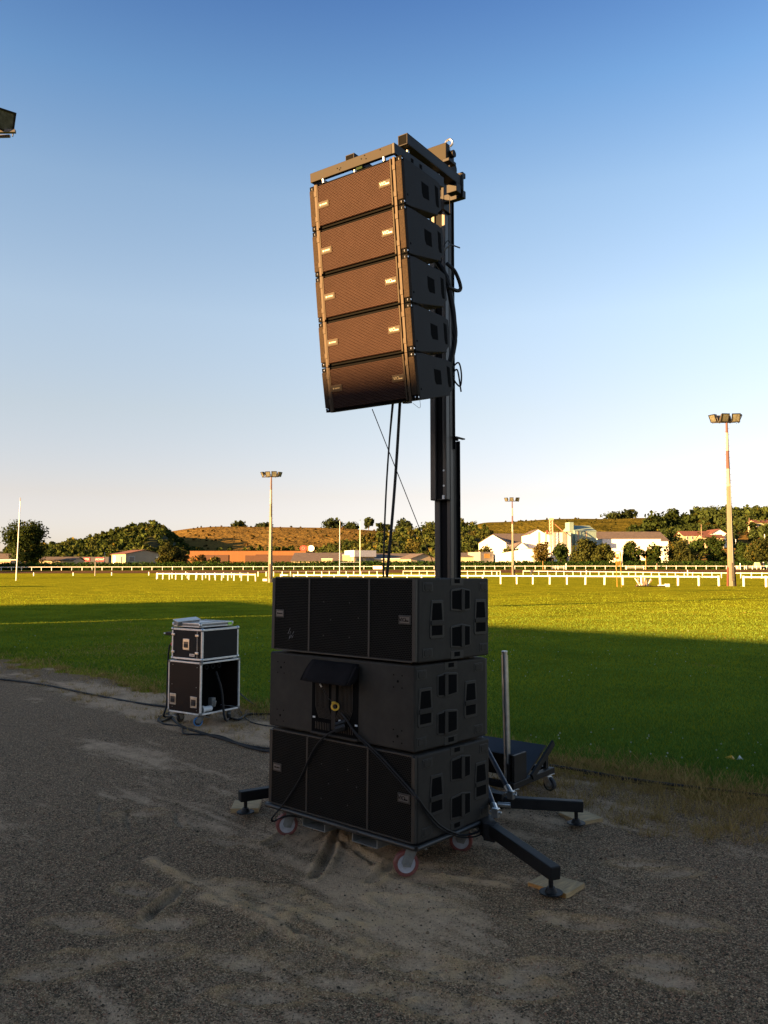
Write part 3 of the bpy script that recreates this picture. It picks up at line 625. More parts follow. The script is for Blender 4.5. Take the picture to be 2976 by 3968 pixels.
# ------------------------------------------------------------------ wheeled board under the subs
def caster(parent, x, y, z_top, r, wdt, swivel, tyre, hub, brake=True, steel=None):
    steel = steel or m_galv
    M = Matrix.Translation((x, y, 0)) @ Matrix.Rotation(swivel, 4, 'Z')
    tr_ = .035; zc = r
    c = MB()
    c.bx(-.05, .05, -.045, .045, z_top - .006, z_top, M)
    c.cyl(M @ Vector((0, 0, z_top - .006)), M @ Vector((0, 0, z_top - .022)), .03, n=14)
    for s in (-1, 1):
        yk = s * (wdt / 2 + .006)
        c.prism([(-.035, z_top - .02), (.035, z_top - .02), (-tr_ + .022, zc - .018), (-tr_ - .02, zc - .012), (-tr_ - .03, zc + .01)], 1, yk - .002, yk + .002, M)
    c.bx(-.038, .036, -wdt / 2 - .008, wdt / 2 + .008, z_top - .024, z_top - .019, M)
    if brake: c.prism([(.03, z_top - .018), (.085, z_top - .035), (.09, z_top - .045), (.03, z_top - .03)], 1, -wdt / 2, wdt / 2, M)
    c.cyl(M @ Vector((-tr_, -wdt / 2 - .014, zc)), M @ Vector((-tr_, wdt / 2 + .014, zc)), .008, n=10)
    o = c.build('caster', steel, parent, .001)
    tz = MB(); prof = [(-.5, .72), (-.5, .94), (-.38, 1), (.38, 1), (.5, .94), (.5, .72)]; n_ = 32; vs = []; fs = []
    for i in range(n_):
        a = 2 * math.pi * i / n_
        for (py_, pr) in prof: vs.append(M @ Vector((-tr_ + r * pr * math.cos(a), py_ * wdt, zc + r * pr * math.sin(a))))
    k = len(prof)
    for i in range(n_):
        for j in range(k): fs.append((i * k + j, i * k + (j + 1) % k, ((i + 1) % n_) * k + (j + 1) % k, ((i + 1) % n_) * k + j))
    tz.add(vs, fs); tz.build('tyre', tyre, o, smooth=True)
    hb = MB().cyl(M @ Vector((-tr_, -wdt * .44, zc)), M @ Vector((-tr_, wdt * .44, zc)), r * .725, n=28)
    hb.cyl(M @ Vector((-tr_, -wdt * .5, zc)), M @ Vector((-tr_, wdt * .5, zc)), r * .3, n=16); hb.build('hub', hub, o, smooth=True)
    return o
bd = thing('wheeled_board', 'black wheeled board with red tyred castors carrying the subwoofer stack', 'dolly', (SX, SY, 0), (0, 0, YAW1))
MB().bx(-.012, SD + .012, -.012, SW + .012, Z0 - .022, Z0 - .003).build('deck', m_black, bd, .004)
rimm = MB(); zr = Z0 - .013
for a, b_ in (((-.014, -.01), (-.014, SW + .01)), ((-.01, -.014), (SD + .01, -.014)), ((SD + .014, -.01), (SD + .014, SW + .01)), ((-.01, SW + .014), (SD + .01, SW + .014))):
    rimm.cyl((*a, zr), (*b_, zr), .014, n=10)
rimm.build('rim_tube', m_trim, bd, smooth=True)
MB().bx(-.03, -.0, .43, .6, zr - .012, zr + .012).build('pull_lip', m_trim, bd, .006)
for (x, y, sw) in ((.085, .10, R(-38)), (.10, SW - .12, R(-30)), (SD - .12, .09, R(-62)), (SD - .1, SW - .1, R(10))):
    caster(bd, x, y, Z0 - .022, .072, .04, sw, m_redwh, m_whub)
for yc in (.42, .86):
    fk = MB(); hh = .075; zt = Z0 - .023; ww = .1
    for s in (-1, 1): fk.bx(.03, SD - .03, yc + s * ww - .003, yc + s * ww + .003, zt - hh, zt)
    fk.bx(.03, SD - .03, yc - ww + .0032, yc + ww - .0032, zt - hh, zt - hh + .005)
    fk.build('fork_channel', m_galv, bd)
# gravel actually sits at z ~ 0 under it

# cables on and round the stack ------------------------------------------------------------
def smooth_pts(pts, n=10):
    P = [np.array(p, float) for p in pts]; P = [2 * P[0] - P[1]] + P + [2 * P[-1] - P[-2]]; out = []
    for i in range(1, len(P) - 2):
        for k in range(n):
            t = k / n; a, b, c, d = P[i - 1:i + 3]
            out.append(.5 * ((2 * b) + (c - a) * t + (2 * a - 5 * b + 4 * c - d) * t * t + (3 * b - a - 3 * c + d) * t ** 3))
    out.append(P[-2]); return out
def cable(name, pts, r, label, cat='cable', m=None, group=None, n=10, mat_=None):
    o = MB().tube(smooth_pts(pts, n), r, 7).build(name, mat_ or m_cable, smooth=True); tag(o, label, cat, group); return o
def ML(x, y, z): # point on middle sub's rear face, in stack local coords measured from the front-right corner
    return SL(x, y, z)
FR = -.012
yk = lambda px: None
def on_pl(px, py, P0, nrm):     # world point at that pixel on a plane of the stack
    d = Vector(ray(px, py)); o = Vector((0, 0, H0)); return o + d * ((P0 - o).dot(nrm) / d.dot(nrm))
XN = Rst @ Vector((1, 0, 0)); YN = Rst @ Vector((0, 1, 0))
def FP(px, py, off=.016): return on_pl(px, py, SL(-off, 0, 0), XN)
def RP(px, py, off=.02): return on_pl(px, py, SL(0, -off, 0), YN)
cable('power_cable', [FP(1318, 2826, .03), FP(1283, 2838, .035), FP(1240, 2872, .022), FP(1205, 2925), FP(1160, 3022), FP(1105, 3108, .02), FP(1062, 3160, .03), FP(1053, 3174, .03), FP(1062, 3182, .0), SL(.05, 1.12, -.07), SL(.15, 1.0, -.09)], .0062, 'black cable running from the amplifier down to the far left castor')
cable('signal_cable', [FP(1322, 2762, .02), FP(1345, 2792, .03), FP(1372, 2832, .03), FP(1403, 2862, .024), FP(1470, 2925), FP(1528, 2988), FP(1585, 3052), FP(1618, 3092, .022), RP(1640, 3124), RP(1666, 3156), RP(1702, 3195), RP(1748, 3222, .03), RP(1800, 3236, .03), RP(1855, 3222, .04), RP(1890, 3198, .04), RP(1906, 3182, .02)], .0065, 'black cable sagging from the amplifier past the right badge to the far castor')
cable('signal_cable', [FP(1330, 2775, .02), FP(1352, 2806, .03), FP(1372, 2838, .03), FP(1400, 2869, .022), FP(1464, 2932, .014), FP(1522, 2995, .014), FP(1580, 3060, .014), FP(1618, 3099, .018), RP(1638, 3133, .016), RP(1662, 3166, .016), RP(1698, 3205, .02), RP(1745, 3231, .025), RP(1800, 3246, .03), RP(1858, 3236, .04), RP(1895, 3212, .04), RP(1910, 3195, .02)], .0045, 'thinner black cable hanging just below its neighbour on the stack')
pl_ = thing('cable_plug', 'yellow ring shaped plug hanging at the middle of the amplifier panel', 'plug', FP(1299, 2738, .03))
MB().ring((0, 0, 0), (.15, -1, .45), .021, .0062, 18, 8).build('ring', m_yell, pl_, smooth=True)
MB().bx(-.022, .004, -.008, .006, .018, .030).build('latch', m_yell, pl_, .003)
lt_ = [Vector((-.015, 0, .024))] + [FP(a_, b_, .03) - pl_.location for a_, b_ in ((1270, 2700), (1250, 2668), (1236, 2640))]
MB().tube(smooth_pts(lt_, 5), .0022, 6).build('lanyard', m_cable, pl_)
MB().cyl(FP(1246, 2662, .032) - pl_.location, FP(1240, 2650, .032) - pl_.location, .005, n=8).build('sleeve', m_wplast, pl_)
cp = thing('cable_connector', 'black plugs plugged in at the foot of the amplifier panel', 'plug', FP(1318, 2822, .03))
for i, (dy, dz) in enumerate(((0, 0), (.035, .012), (-.03, .02), (.01, .04))): MB().cyl((.03, dy, dz), (-.03, dy - .004, dz - .018), .013, .010, 10).build('plug_body', m_rub, cp, smooth=True)
MB().bx(-.012, .0, .026, .04, .03, .044).build('tip', m_wplast, cp); 

# ------------------------------------------------------------------ line array
YAW2 = R(54.872); SC = .6
AX, AY, AZ = .085 * SC, 8.608 * SC, H0 + (6.322 - H0) * SC
nB = Vector((math.cos(YAW2), math.sin(YAW2), 0)); wB = Vector((-math.sin(YAW2), math.cos(YAW2), 0))   # back, left
ANG = [.1048, .1138, .1156, .1221, .1687]; BH = .5437 * SC; GW = 1.08 * SC; CK = .074; BD = .50
def make_box():
    t = thing('line_array_speaker', '', 'speaker', group='hanging line array speakers')
    # local: x back, y left, z up; origin at the top right corner of the grille face
    h = BH - .008
    prof = [(.028, -.004), (.1, -.004), (BD - .06, -.034), (BD, -.05), (BD, -h + .085), (BD - .05, -h + .05), (BD - .05, -h + .03), (.1, -h), (.028, -h)]
    MB().prism(prof, 1, -CK, GW + CK).build('cabinet', m_cab2, t, .006)
    MB().bx(-.012, .03, .012, GW - .012, -h + .015, -.019).build('grille', m_agr, t, .004)
    for ya, yb in ((.0002, .0118), (GW - .0118, GW - .0002)): MB().bx(-.0135, .03, ya, yb, -h + .004, -.006).build('grille_edge', mat('grille_edge_paint', (.036, .026, .017), .6, var=.2, spec=.12), t, .001)
    for za, zb in ((-h, -h + .0145), (-.0185, -.003)): MB().bx(.004, .03, .012, GW - .012, za, zb).build('grille_lip', m_hole, t)
    for s in (0, 1):
        ya, yb = (-CK - .001, -.028) if s == 0 else (GW + .028, GW + CK + .001)
        MB().bx(-.002, .034, ya, yb, -h + .03, -.03).build('cheek', m_cheek, t, .006)
        rl = MB(); y0, y1 = (-.026, -.006) if s == 0 else (GW + .006, GW + .026)
        rl.bx(-.006, .02, y0, y1, -h - .006, -.0)
        rl.bx(-.010, .0, y0 - .002, y1 + .002, -.085, -.05); rl.bx(-.010, .0, y0 - .002, y1 + .002, -h + .055, -h + .09)
        ro = rl.build('rigging_bar', m_rail, t, .001)
        pn = MB(); o = -1 if s == 0 else 1; ye = -.03 if s == 0 else GW + .03
        for zz in (-.018, -h + .016): pn.cyl((.012, ye, zz), (.012, ye + o * .045, zz), .006, n=8); pn.cyl((.012, ye + o * .02, zz), (.012, ye + o * .026, zz), .010, n=8)
        pn.build('locking_pin', m_zinc, ro, smooth=True)
        for za, zb in ((-h, -h + .028), (-.028, .0)): MB().bx(.006, .03, min(ye, ye + o * .044), max(ye, ye + o * .044), za, zb).build('pin_pocket', m_hole, ro)
    for (yc, zc, big) in ((.058, -h * .50, 1), (GW - .058, -h * .50, 0)):
        bdg = MB().bx(-.0165, -.011, yc - .05, yc + .05, zc - .024, zc + .024).build('badge', MATS['grille_edge_paint'], t, .003)
        MB().bx(-.0175, -.0162, yc - .043, yc + .043, zc - .016, zc + .016).build('plate', m_badge_a, bdg)
        if big:
            text_mesh('lettering', 'VIO', .03, m_badge_t, bdg, face_negx(-.018, yc + .014, zc))
            mk = MB(); [mk.bx(-.0182, -.0174, yc - .036 + i * .006, yc - .036 + i * .006 + .0045, zc - .009, zc - .001) for i in range(5)]; mk.build('emblem', m_badge_t, bdg)
        else:
            mk = MB().bx(-.0182, -.0174, yc + .02, yc + .03, zc - .006, zc + .005); [mk.bx(-.0182, -.0174, yc - .03 + i * .0065, yc - .03 + i * .0065 + .0045, zc - .004, zc + .004) for i in range(7)]; mk.build('emblem', m_badge_t, bdg)
    for s in (0, 1):
        y0, y1 = (-CK - .0015, -CK + .001) if s == 0 else (GW + CK - .001, GW + CK + .0015)
        MB().prism([(.245, -h * .33), (.335, -h * .36), (.335, -h * .67), (.262, -h * .67), (.245, -h * .58)], 1, y0, y1).build('grip', m_hole, t, .004)
        MB().prism([(BD - .075, -h * .25), (BD - .035, -h * .28), (BD - .035, -h * .72), (BD - .065, -h * .72), (BD - .075, -h * .62)], 1, y0, y1).build('rear_slot', m_hole, t, .004)
        MB().cyl((.055, y0, -h * .78), (.055, y1, -h * .78), .007, n=8).build('bolt_hole', m_hole, t)
    rb = MB().bx(BD - .001, BD + .012, .08, GW - .08, -h + .1, -.07); rb.build('rear_panel', m_black, t, .002)
    MB().bx(BD - .05, BD + .02, GW / 2 - .03, GW / 2 + .03, -.06, -.01).build('splay_link', m_rail, t); MB().bx(BD - .05, BD + .02, GW / 2 - .02, GW / 2 + .02, -h + .02, -h + .06).build('splay_link', m_rail, t)
    return t
names = ['topmost speaker of the hanging array, right under the rigging frame', 'second speaker from the top of the hanging array', 'middle speaker of the five in the hanging array', 'fourth speaker from the top of the hanging array', 'lowest hanging speaker, half in shade and tilted furthest down']
box0 = make_box(); p = Vector((AX, AY, AZ)); ABOX = []
for i in range(5):
    o = box0 if i == 0 else dup(box0, names[i], p)
    o.location = p; o.rotation_euler = (0, -ANG[i], YAW2); o['label'] = names[i]; ABOX.append((p.copy(), ANG[i]))
    p = p + (Vector((0, 0, -1)) * math.cos(ANG[i]) + nB * math.sin(ANG[i])) * BH
ABOT = p
def AL(i, x, y, z):   # local point of box i -> world
    return ABOX[i][0] + Euler((0, -ABOX[i][1], YAW2)).to_matrix() @ Vector((x, y, z))
# rigging frame ("flybar")
ff = thing('rigging_frame', 'worn steel rigging frame bolted on top of the speaker array', 'rigging frame', ABOX[0][0], (0, -ANG[0] + .01, YAW2))
MB().bx(-.012, .02, -.012, GW + .05, .022, .088).build('front_bar', m_worn, ff, .002)
for s in (0, 1):
    y0, y1 = (-.034, -.0125) if s == 0 else (GW + .0302, GW + .0495)
    MB().prism([(-.012 if s == 0 else .0205, .020), (-.012 if s == 0 else .0205, .090), (BD + .13, .052), (BD + .13, -.018), (BD + .04, -.03)], 1, y0, y1).build('side_bar', m_black, ff, .002)
    q = MB(); ye = -.0338 if s == 0 else GW + .0515
    for xx in (.19, .30): q.bx(xx, xx + .028, ye - .002, ye - .0002, .022 - (xx - .1) * .05, .055 - (xx - .1) * .05)
    q.build('slot', m_hole, ff)
MB().bx(BD + .1, BD + .128, -.012, GW + .03, -.016, .045).build('rear_bar', m_black, ff, .002)
MB().bx(.16, .20, -.012, GW + .03, .02, .07).build('cross_bar', m_black, ff, .002); MB().bx(.38, .42, -.012, GW + .03, .012, .06).build('cross_bar', m_black, ff, .002)
q = MB(); [q.cyl((-.013, yy, zz), (-.0145, yy, zz), .004, n=8) for yy, zz in ((.08, .075), (.2, .05), (.21, .075), (.42, .05), (.43, .04), (.45, .055), (.24, .06))]; q.build('bolt_holes', m_hole, ff)
MB().bx(.0, .06, GW * .38, GW * .46, .003, .021).build('hook', mat('green_paint', (.008, .02, .005), .7, spec=.1), ff)
for yy in (.06, GW - .06):
    q = MB().cyl((.0, yy, .022), (.0, yy, -.006), .012, n=10); q.build('bolt', m_zinc, ff, smooth=True)

# ------------------------------------------------------------------ lifting tower
CEN = Vector((AX, AY, 0)) + wB * (GW / 2)
def TL(b, m, z): return CEN + nB * b + wB * m + Vector((0, 0, z))     # back, left, height
MBK = 1.115                                                          # front face of the foremost mast section
tw = thing('lifting_tower', 'tall black telescopic lifting tower with splayed outrigger legs behind the speakers', 'lifting tower', TL(MBK + .08, 0, 0), (0, 0, YAW2))
def Tl(v): return Matrix.Rotation(-YAW2, 4, 'Z') @ (Vector(v) - TL(MBK + .08, 0, 0))
def tbox(mb, b0, b1, m0, m1, z0, z1): return mb.bx(b0 - MBK - .08, b1 - MBK - .08, m0, m1, z0, z1)
def section(name, b0, z0, z1, hw, th, m):
    q = MB()
    for s in (-1, 1):
        tbox(q, b0, b0 + th, s * hw if s < 0 else hw * .30, -hw * .55 if s < 0 else hw, z0, z1)
    tbox(q, b0 + th * .35, b0 + th, -hw * .55, hw * .3, z0, z1)
    o = q.build(name, m, tw, .006); return o
sA = section('mast_section', MBK, 2.29, 5.10, .075, .056, m_mast)
sB = section('mast_section', MBK + .062, .30, 5.0, .075, .056, m_mast)
sC = section('mast_section', MBK + .124, .20, 2.77, .075, .05, m_mast)
for o_, b0, z0, z1 in ((sA, MBK, 2.30, 5.09), (sB, MBK + .062, .31, 4.99)):
    q = MB(); tbox(q, b0 + .0150, b0 + .0193, -.041, .022, z0, z1); q.build('channel', m_mastdk, o_)
q = MB(); tbox(q, MBK + .166, MBK + .176, -.10, .04, .20, 2.77); q.build('cable_guard', m_mastdk, tw)
q = MB(); tbox(q, MBK + .112, MBK + .118, -.09, -.03, 2.70, 5.05); q.build('lifting_strap', m_mastdk, tw)
q = MB()
for z in (2.40, 2.52): q.cyl(*[(MBK - .004 - MBK - .08, -.052, z), (MBK + .001 - MBK - .08, -.052, z)], .008, n=12)
tbox(q, MBK - .004, MBK + .001, -.057, -.037, 2.295, 2.325); q.build('white_marker', m_wplast, sA)
q = MB(); tbox(q, MBK + .1, MBK + .24, -.11, -.085, 2.79, 2.80); q.cyl((.06, -.09, 2.77), (.06, -.09, 2.80), .014, n=10); q.build('locking_lever', m_black, tw)
# head with pulley, eye bolt, carriage and forks
q = MB(); tbox(q, MBK - .02, MBK + .04, -.10, .10, 4.95, 5.17); q.build('head_plate', mat('olive_black_steel', (.016, .013, .008), .6, var=.3, spec=.15), tw, .004)
q = MB(); tbox(q, MBK + .04, MBK + .14, -.085, -.045, 4.95, 5.15); q.build('head_block', m_black, tw, .01)
q = MB().cyl((-.02, -.085, 4.98), (-.02, -.125, 4.98), .05, n=20); q.cyl((-.02, -.06, 5.10), (-.02, -.13, 5.10), .03, n=16); q.build('pulley', m_worn, tw, smooth=True)
MB().ring((-.0, -.07, 5.215), (1, .25, 0), .03, .009, 20, 8).cyl((0, -.07, 5.15), (0, -.07, 5.19), .012, n=10).build('eye_bolt', m_zinc, tw, smooth=True)
q = MB()
tbox(q, MBK - .055, MBK - .006, -.27, .27, 4.655, 4.715); tbox(q, MBK - .055, MBK - .006, -.27, .27, 4.82, 4.86)
for mm in (-.10, .07): tbox(q, MBK - .06, MBK + .06, mm, mm + .025, 4.60, 4.94)
q.build('carriage', m_black, tw, .003)
FZ = 4.768
for s in (-1, 1):
    fk = MB(); m0 = s * .235
    b0, b1 = .265, 1.02; hw = .040
    for (a, b_, c_, d_) in ((-hw, hw, hw - .007, hw), (-hw, hw, -hw, -hw + .007), (-hw, -hw + .007, -hw + .0071, hw - .0071), (hw - .007, hw, -hw + .0071, hw - .0071)):
        tbox(fk, b0, b1, m0 + a, m0 + b_, FZ + c_, FZ + d_)
    fo_ = fk.build('fork', m_black, tw, .002)
    q = MB(); tbox(q, b0 + .004, b0 + .006, m0 - hw + .008, m0 + hw - .008, FZ - hw + .008, FZ + hw - .008); q.build('fork_bore', m_hole, fo_)
    q = MB(); tbox(q, b1, b1 + .035, m0 - .052, m0 + .052, FZ - .075, FZ + .058); q.build('end_plate', m_black, fo_, .012)
    q = MB()
    for bb in (.33, .75): q.cyl((bb - MBK - .08, m0, FZ - .05), (bb - MBK - .08, m0, FZ - .14), .012, n=10)
    q.build('hanging_bolt', m_zinc, fo_, smooth=True)
    q = MB().cyl((b1 - .10 - MBK - .08, m0, FZ + .04), (b1 - .10 - MBK - .08, m0, FZ + .10), .009, n=10); q.bx(b1 - .16 - MBK - .08, b1 - .05 - MBK - .08, m0 - .03, m0 + .03, FZ + .10, FZ + .125); q.build('clamp_knob', m_black, fo_, .004)
    q = MB(); tbox(q, MBK - .17, MBK - .10, m0 - .045, m0 + .045, FZ - .11, FZ - .042); q.build('fork_bracket', m_black, fo_, .004)
# outriggers
def leg_end(px, py, z): return Vector(AT(px, py, z))
BASE = TL(MBK + .10, 0, 0)
PADS = {}
def outrigger(start, end, pad, zpad=.0285):
    q = MB(); s_ = Vector(Tl(start)); e_ = Vector(Tl(end)); d = (e_ - s_).normalized(); e2 = e_ + d * .045
    q.bar(s_, e2, .066, .072); lg = q.build('outrigger_leg', m_black, tw, .006)
    f = MB(); p_ = Vector(Tl(Vector((end.x, end.y, 0)) if pad is None else pad))
    f.cyl((p_.x, p_.y, zpad), (p_.x, p_.y, zpad + .006), .062, n=28); f.cyl((p_.x, p_.y, zpad + .006), (p_.x, p_.y, zpad + .03), .034, .022, 18); f.cyl((p_.x, p_.y, zpad + .03), (p_.x, p_.y, e_.z - .03), .013, n=12)
    f.build('foot_plate', m_black, lg, smooth=True); return lg
E1 = leg_end(2134, 3372, .145); E2 = leg_end(2232, 3122, .145); E3 = leg_end(952, 3082, .145)
S1 = leg_end(1905, 3212, .19); S2 = leg_end(1935, 3105, .165); S3 = Vector((TL(MBK - .06, .3, 0).x, TL(MBK - .06, .3, 0).y, .17))
L1 = outrigger(S1, E1, None); L2 = outrigger(S2, E2, None); L3 = outrigger(S3, E3, None)
S4 = TL(MBK + .12, .3, .165); E4 = TL(MBK + .0, 1.0, .145); L4 = outrigger(Vector(S4), Vector(E4), None)
hub = MB()
for a in (S1, S2, S3, Vector(S4)):
    v = Tl(a); hub.bar((0, 0, .17), (v.x, v.y, .17), .09, .085)
    hub.bx(v.x - .038, v.x + .038, v.y - .038, v.y + .038, .125, .225)
hub.build('base_frame', m_black, tw, .005)
def strut(p0, p1, clevis=True):
    a, b_ = Vector(Tl(p0)), Vector(Tl(p1)); d = (b_ - a).normalized()
    st_ = MB().cyl(a, b_ - d * .06, .017, n=12).build('brace_tube', mat('painted_tube', (.05, .055, .07), .35, metal=.4), tw, smooth=True)
    q = MB().cyl(b_ - d * .07, b_ + d * .0, .022, n=10); q.cyl(b_ + Vector((0, -.04, .0)), b_ + Vector((0, .04, 0)), .009, n=8); q.bx(b_.x - .018, b_.x + .018, b_.y - .022, b_.y + .022, b_.z - .03, b_.z + .025); q.build('clevis', m_zinc, st_, .003)
strut(TL(MBK + .1, -.06, .85), leg_end(1980, 3078, .235)); strut(TL(MBK + .06, -.09, .8), leg_end(1921, 3147, .26))
v = Tl(leg_end(1978, 3120, .165)); MB().cyl((v.x, v.y, .165), (v.x - .03, v.y + .08, .165), .017, n=14).build('hinge_pin', m_zinc, tw, smooth=True)
tb = Vector(AT(1968, 3022, .17)); tt = Vector(AD(1955, 2540, tb.y + .02)); a, b_ = Tl(tb), Tl(tt)
MB().cyl(a, b_, .0265, n=18).build('stay_tube', m_zinc, tw, smooth=True)
q = MB().cyl(b_, b_ + Vector((0, 0, .035)), .022, n=14); q.bx(b_.x - .03, b_.x + .03, b_.y - .012, b_.y + .012, b_.z + .02, b_.z + .034); q.cyl(a + Vector((0, 0, -.03)), a + Vector((0, 0, .01)), .036, n=16); q.build('stay_fitting', m_zinc, tw, .002)
# ground pads
def pad(px, py, wd, ln, yaw, lab, edge):
    c = Vector(AT(px, py, .0)); t = thing('plywood_pad', lab, 'wooden pad', (c.x, c.y, .006), (0, 0, yaw), 'wooden pads under the tower feet')
    MB().bx(-wd / 2, wd / 2, -ln / 2, ln / 2, -.01, .022).build('board', m_wood, t, .003)
    if edge: MB().bx(-wd / 2 - .001, -wd / 2 + .01, -ln / 2 + .004, ln / 2 - .004, -.009, .0212).build('painted_edge', m_woode, t, .002)
pad(2155, 3440, .20, .24, R(48) , 'pale plywood pad with orange painted edge under the nearest foot', True)
pad(2250, 3174, .20, .24, R(25), 'brownish plywood pad under the right hand foot of the tower', False)
pad(955, 3130, .20, .22, R(3), 'plywood pad under the foot left of the subwoofer stack', False)

# hanging cables and line, crank hook, cable loom
def hang(p0, p1, sag, r, lab, name='hanging_cable', sway=0.0, n=14, m=None):
    p0, p1 = Vector(p0), Vector(p1); pts = [p0.lerp(p1, k / n) + Vector((sway * math.sin(math.pi * k / n) , 0, -sag * math.sin(math.pi * k / n))) for k in range(n + 1)]
    return tag(MB().tube(pts, r, 7).build(name, m or m_cable, smooth=True), lab, 'cable')
btm = ABOT.z
def on_plane(px, py, b):     # world point at that pixel on the vertical plane b metres behind the array front
    P0 = CEN + nB * b; d = Vector(ray(px, py)); o = Vector((0, 0, H0)); t = (P0 - o).dot(nB) / d.dot(nB); return o + d * t
hang(on_plane(1521, 1560, .45), on_plane(1485, 2236, .45), .0, .0065, 'thin black cable, left one of those hanging below the speakers', sway=-.012)
hang(on_plane(1525, 1560, .47), on_plane(1488, 2236, .47), .0, .0045, 'second thin cable hanging beside the left one below the speakers', sway=-.02)
hang(on_plane(1550, 1555, .47), on_plane(1499, 2236, .47), .0, .011, 'thick black cable hanging from the speakers down to the stack', sway=.008)
hang(on_plane(1442, 1585, .2), on_plane(1684, 2195, .9), .0, .0032, 'thin taut line from the lowest speaker to the mast', 'guy_line')
cable('cable_loom', [AL(1, BD + .05, .05, -.2), AL(2, BD + .08, -.02, -.02), AL(2, BD + .1, -.04, -.14), AL(3, BD + .12, -.05, -.02), AL(3, BD + .12, -.04, -.2), AL(4, BD + .07, 0, -.1)], .022, 'black cable loom running down behind the array')
cable('cable_loop', [AL(2, BD + .07, -.05, .05), AL(2, BD + .15, -.07, .0), AL(2, BD + .2, -.08, -.1), AL(2, BD + .17, -.07, -.135), AL(2, BD + .06, -.05, -.12)], .014, 'black cable loop sticking out behind the third speaker')
cable('cable_coil', [AL(4, BD + .02, -.05, -.1), AL(4, BD + .09, -.08, -.05), AL(4, BD + .12, -.08, -.13), AL(4, BD + .1, -.07, -.22), AL(4, BD + .04, -.05, -.15), AL(4, BD + .1, -.06, -.1), AL(4, BD + .11, -.07, -.26)], .006, 'thin black cable coil behind the lowest speaker')
cable('safety_wire', [AL(4, .02, -.075, -BH + .02), AL(4, .03, -.07, -BH - .03), AL(4, .06, -.04, -BH - .045), AL(4, .05, 0.0, -BH - .01)], .0014, 'thin wire loop under the lowest speaker', mat_=m_galv)
hp = on_plane(1744, 950, 1.0); ht = on_plane(1742, 725, 1.0)
ck = thing('crank_handle', 'small bent crank handle dangling on a thin cord beside the mast', 'crank', hp)
MB().tube([(-.06, .03, -.04), (-.0, 0, .0), (.02, 0, .0), (.075, -.02, -.03)], .0055, 8).build('handle', m_galv, ck, smooth=True)
MB().tube([(0, 0, .0), (0, 0, .05), ht - hp], .0022, 6).build('cord', m_cable, ck)
MB().tube(smooth_pts([(-.0, 0, .02), (-.02, 0, .035), (-.05, .02, .0)], 4), .003, 6).build('cord_knot', m_cable, ck)

# ------------------------------------------------------------------ black steel trolley behind the stack
pA = Vector(AT(1990, 3052, .15)); pB = Vector(AT(2150, 2985, .15)); dv = (pB - pA); Lr = dv.length; yawT = math.atan2(dv.y, dv.x)
tr = thing('steel_trolley', 'black steel trolley with tilted plates standing behind the stack', 'trolley', (pA.x, pA.y, 0), (0, 0, yawT))
Wt = 1.15
q = MB(); 
for yy in (.0, Wt - .05): q.bx(0, Lr, yy, yy + .05, .13, .175)
for xx in (.0, Lr - .05): q.bx(xx, xx + .05, .0502, Wt - .0502, .13, .175)
q.build('base_frame', m_black, tr, .004)
for yy in (.0, Wt - .03): MB().bar((Lr - .02, yy, .37), (Lr * .42, yy, .17), .05, .022, (0, 1, 0)).build('sloping_rail', m_black, tr, .004)
q = MB().prism([(Lr - .035, .345), (Lr * .43, .16), (Lr * .43 + .012, .15), (Lr - .02, .335)], 1, .06, Wt - .09); q.build('tilted_plate', mat('dull_blue_black', (.022, .024, .032), .5), tr)
q = MB().prism([(Lr * .12, .36), (Lr * .37, .16), (Lr * .38, .165), (Lr * .14, .365)], 1, .04, Wt - .06); q.build('tilted_plate', m_black, tr)
q = MB().bx(Lr * .05, Lr * .33, .01, .03, .165, .37); q.build('side_plate', m_black, tr)
MB().bx(Lr - .09, Lr - .05, .03, .055, .176, .3).build('upright', m_black, tr); MB().bx(.04, .08, .052, .08, .176, .3).build('upright', m_black, tr)
q = MB().bx(-.25, Lr * .75, Wt - .02, Wt + .01, .22, .34); q.build('rear_plate', MATS['dull_blue_black'], tr)
for (x, y, sw) in ((Lr - .05, .05, R(80)), (.04, .05, R(70)), (Lr - .06, Wt - .1, R(95)), (.05, Wt - .08, R(60))): caster(tr, x, y, .13, .052, .036, sw, m_rub, m_galv, True, m_zinc)

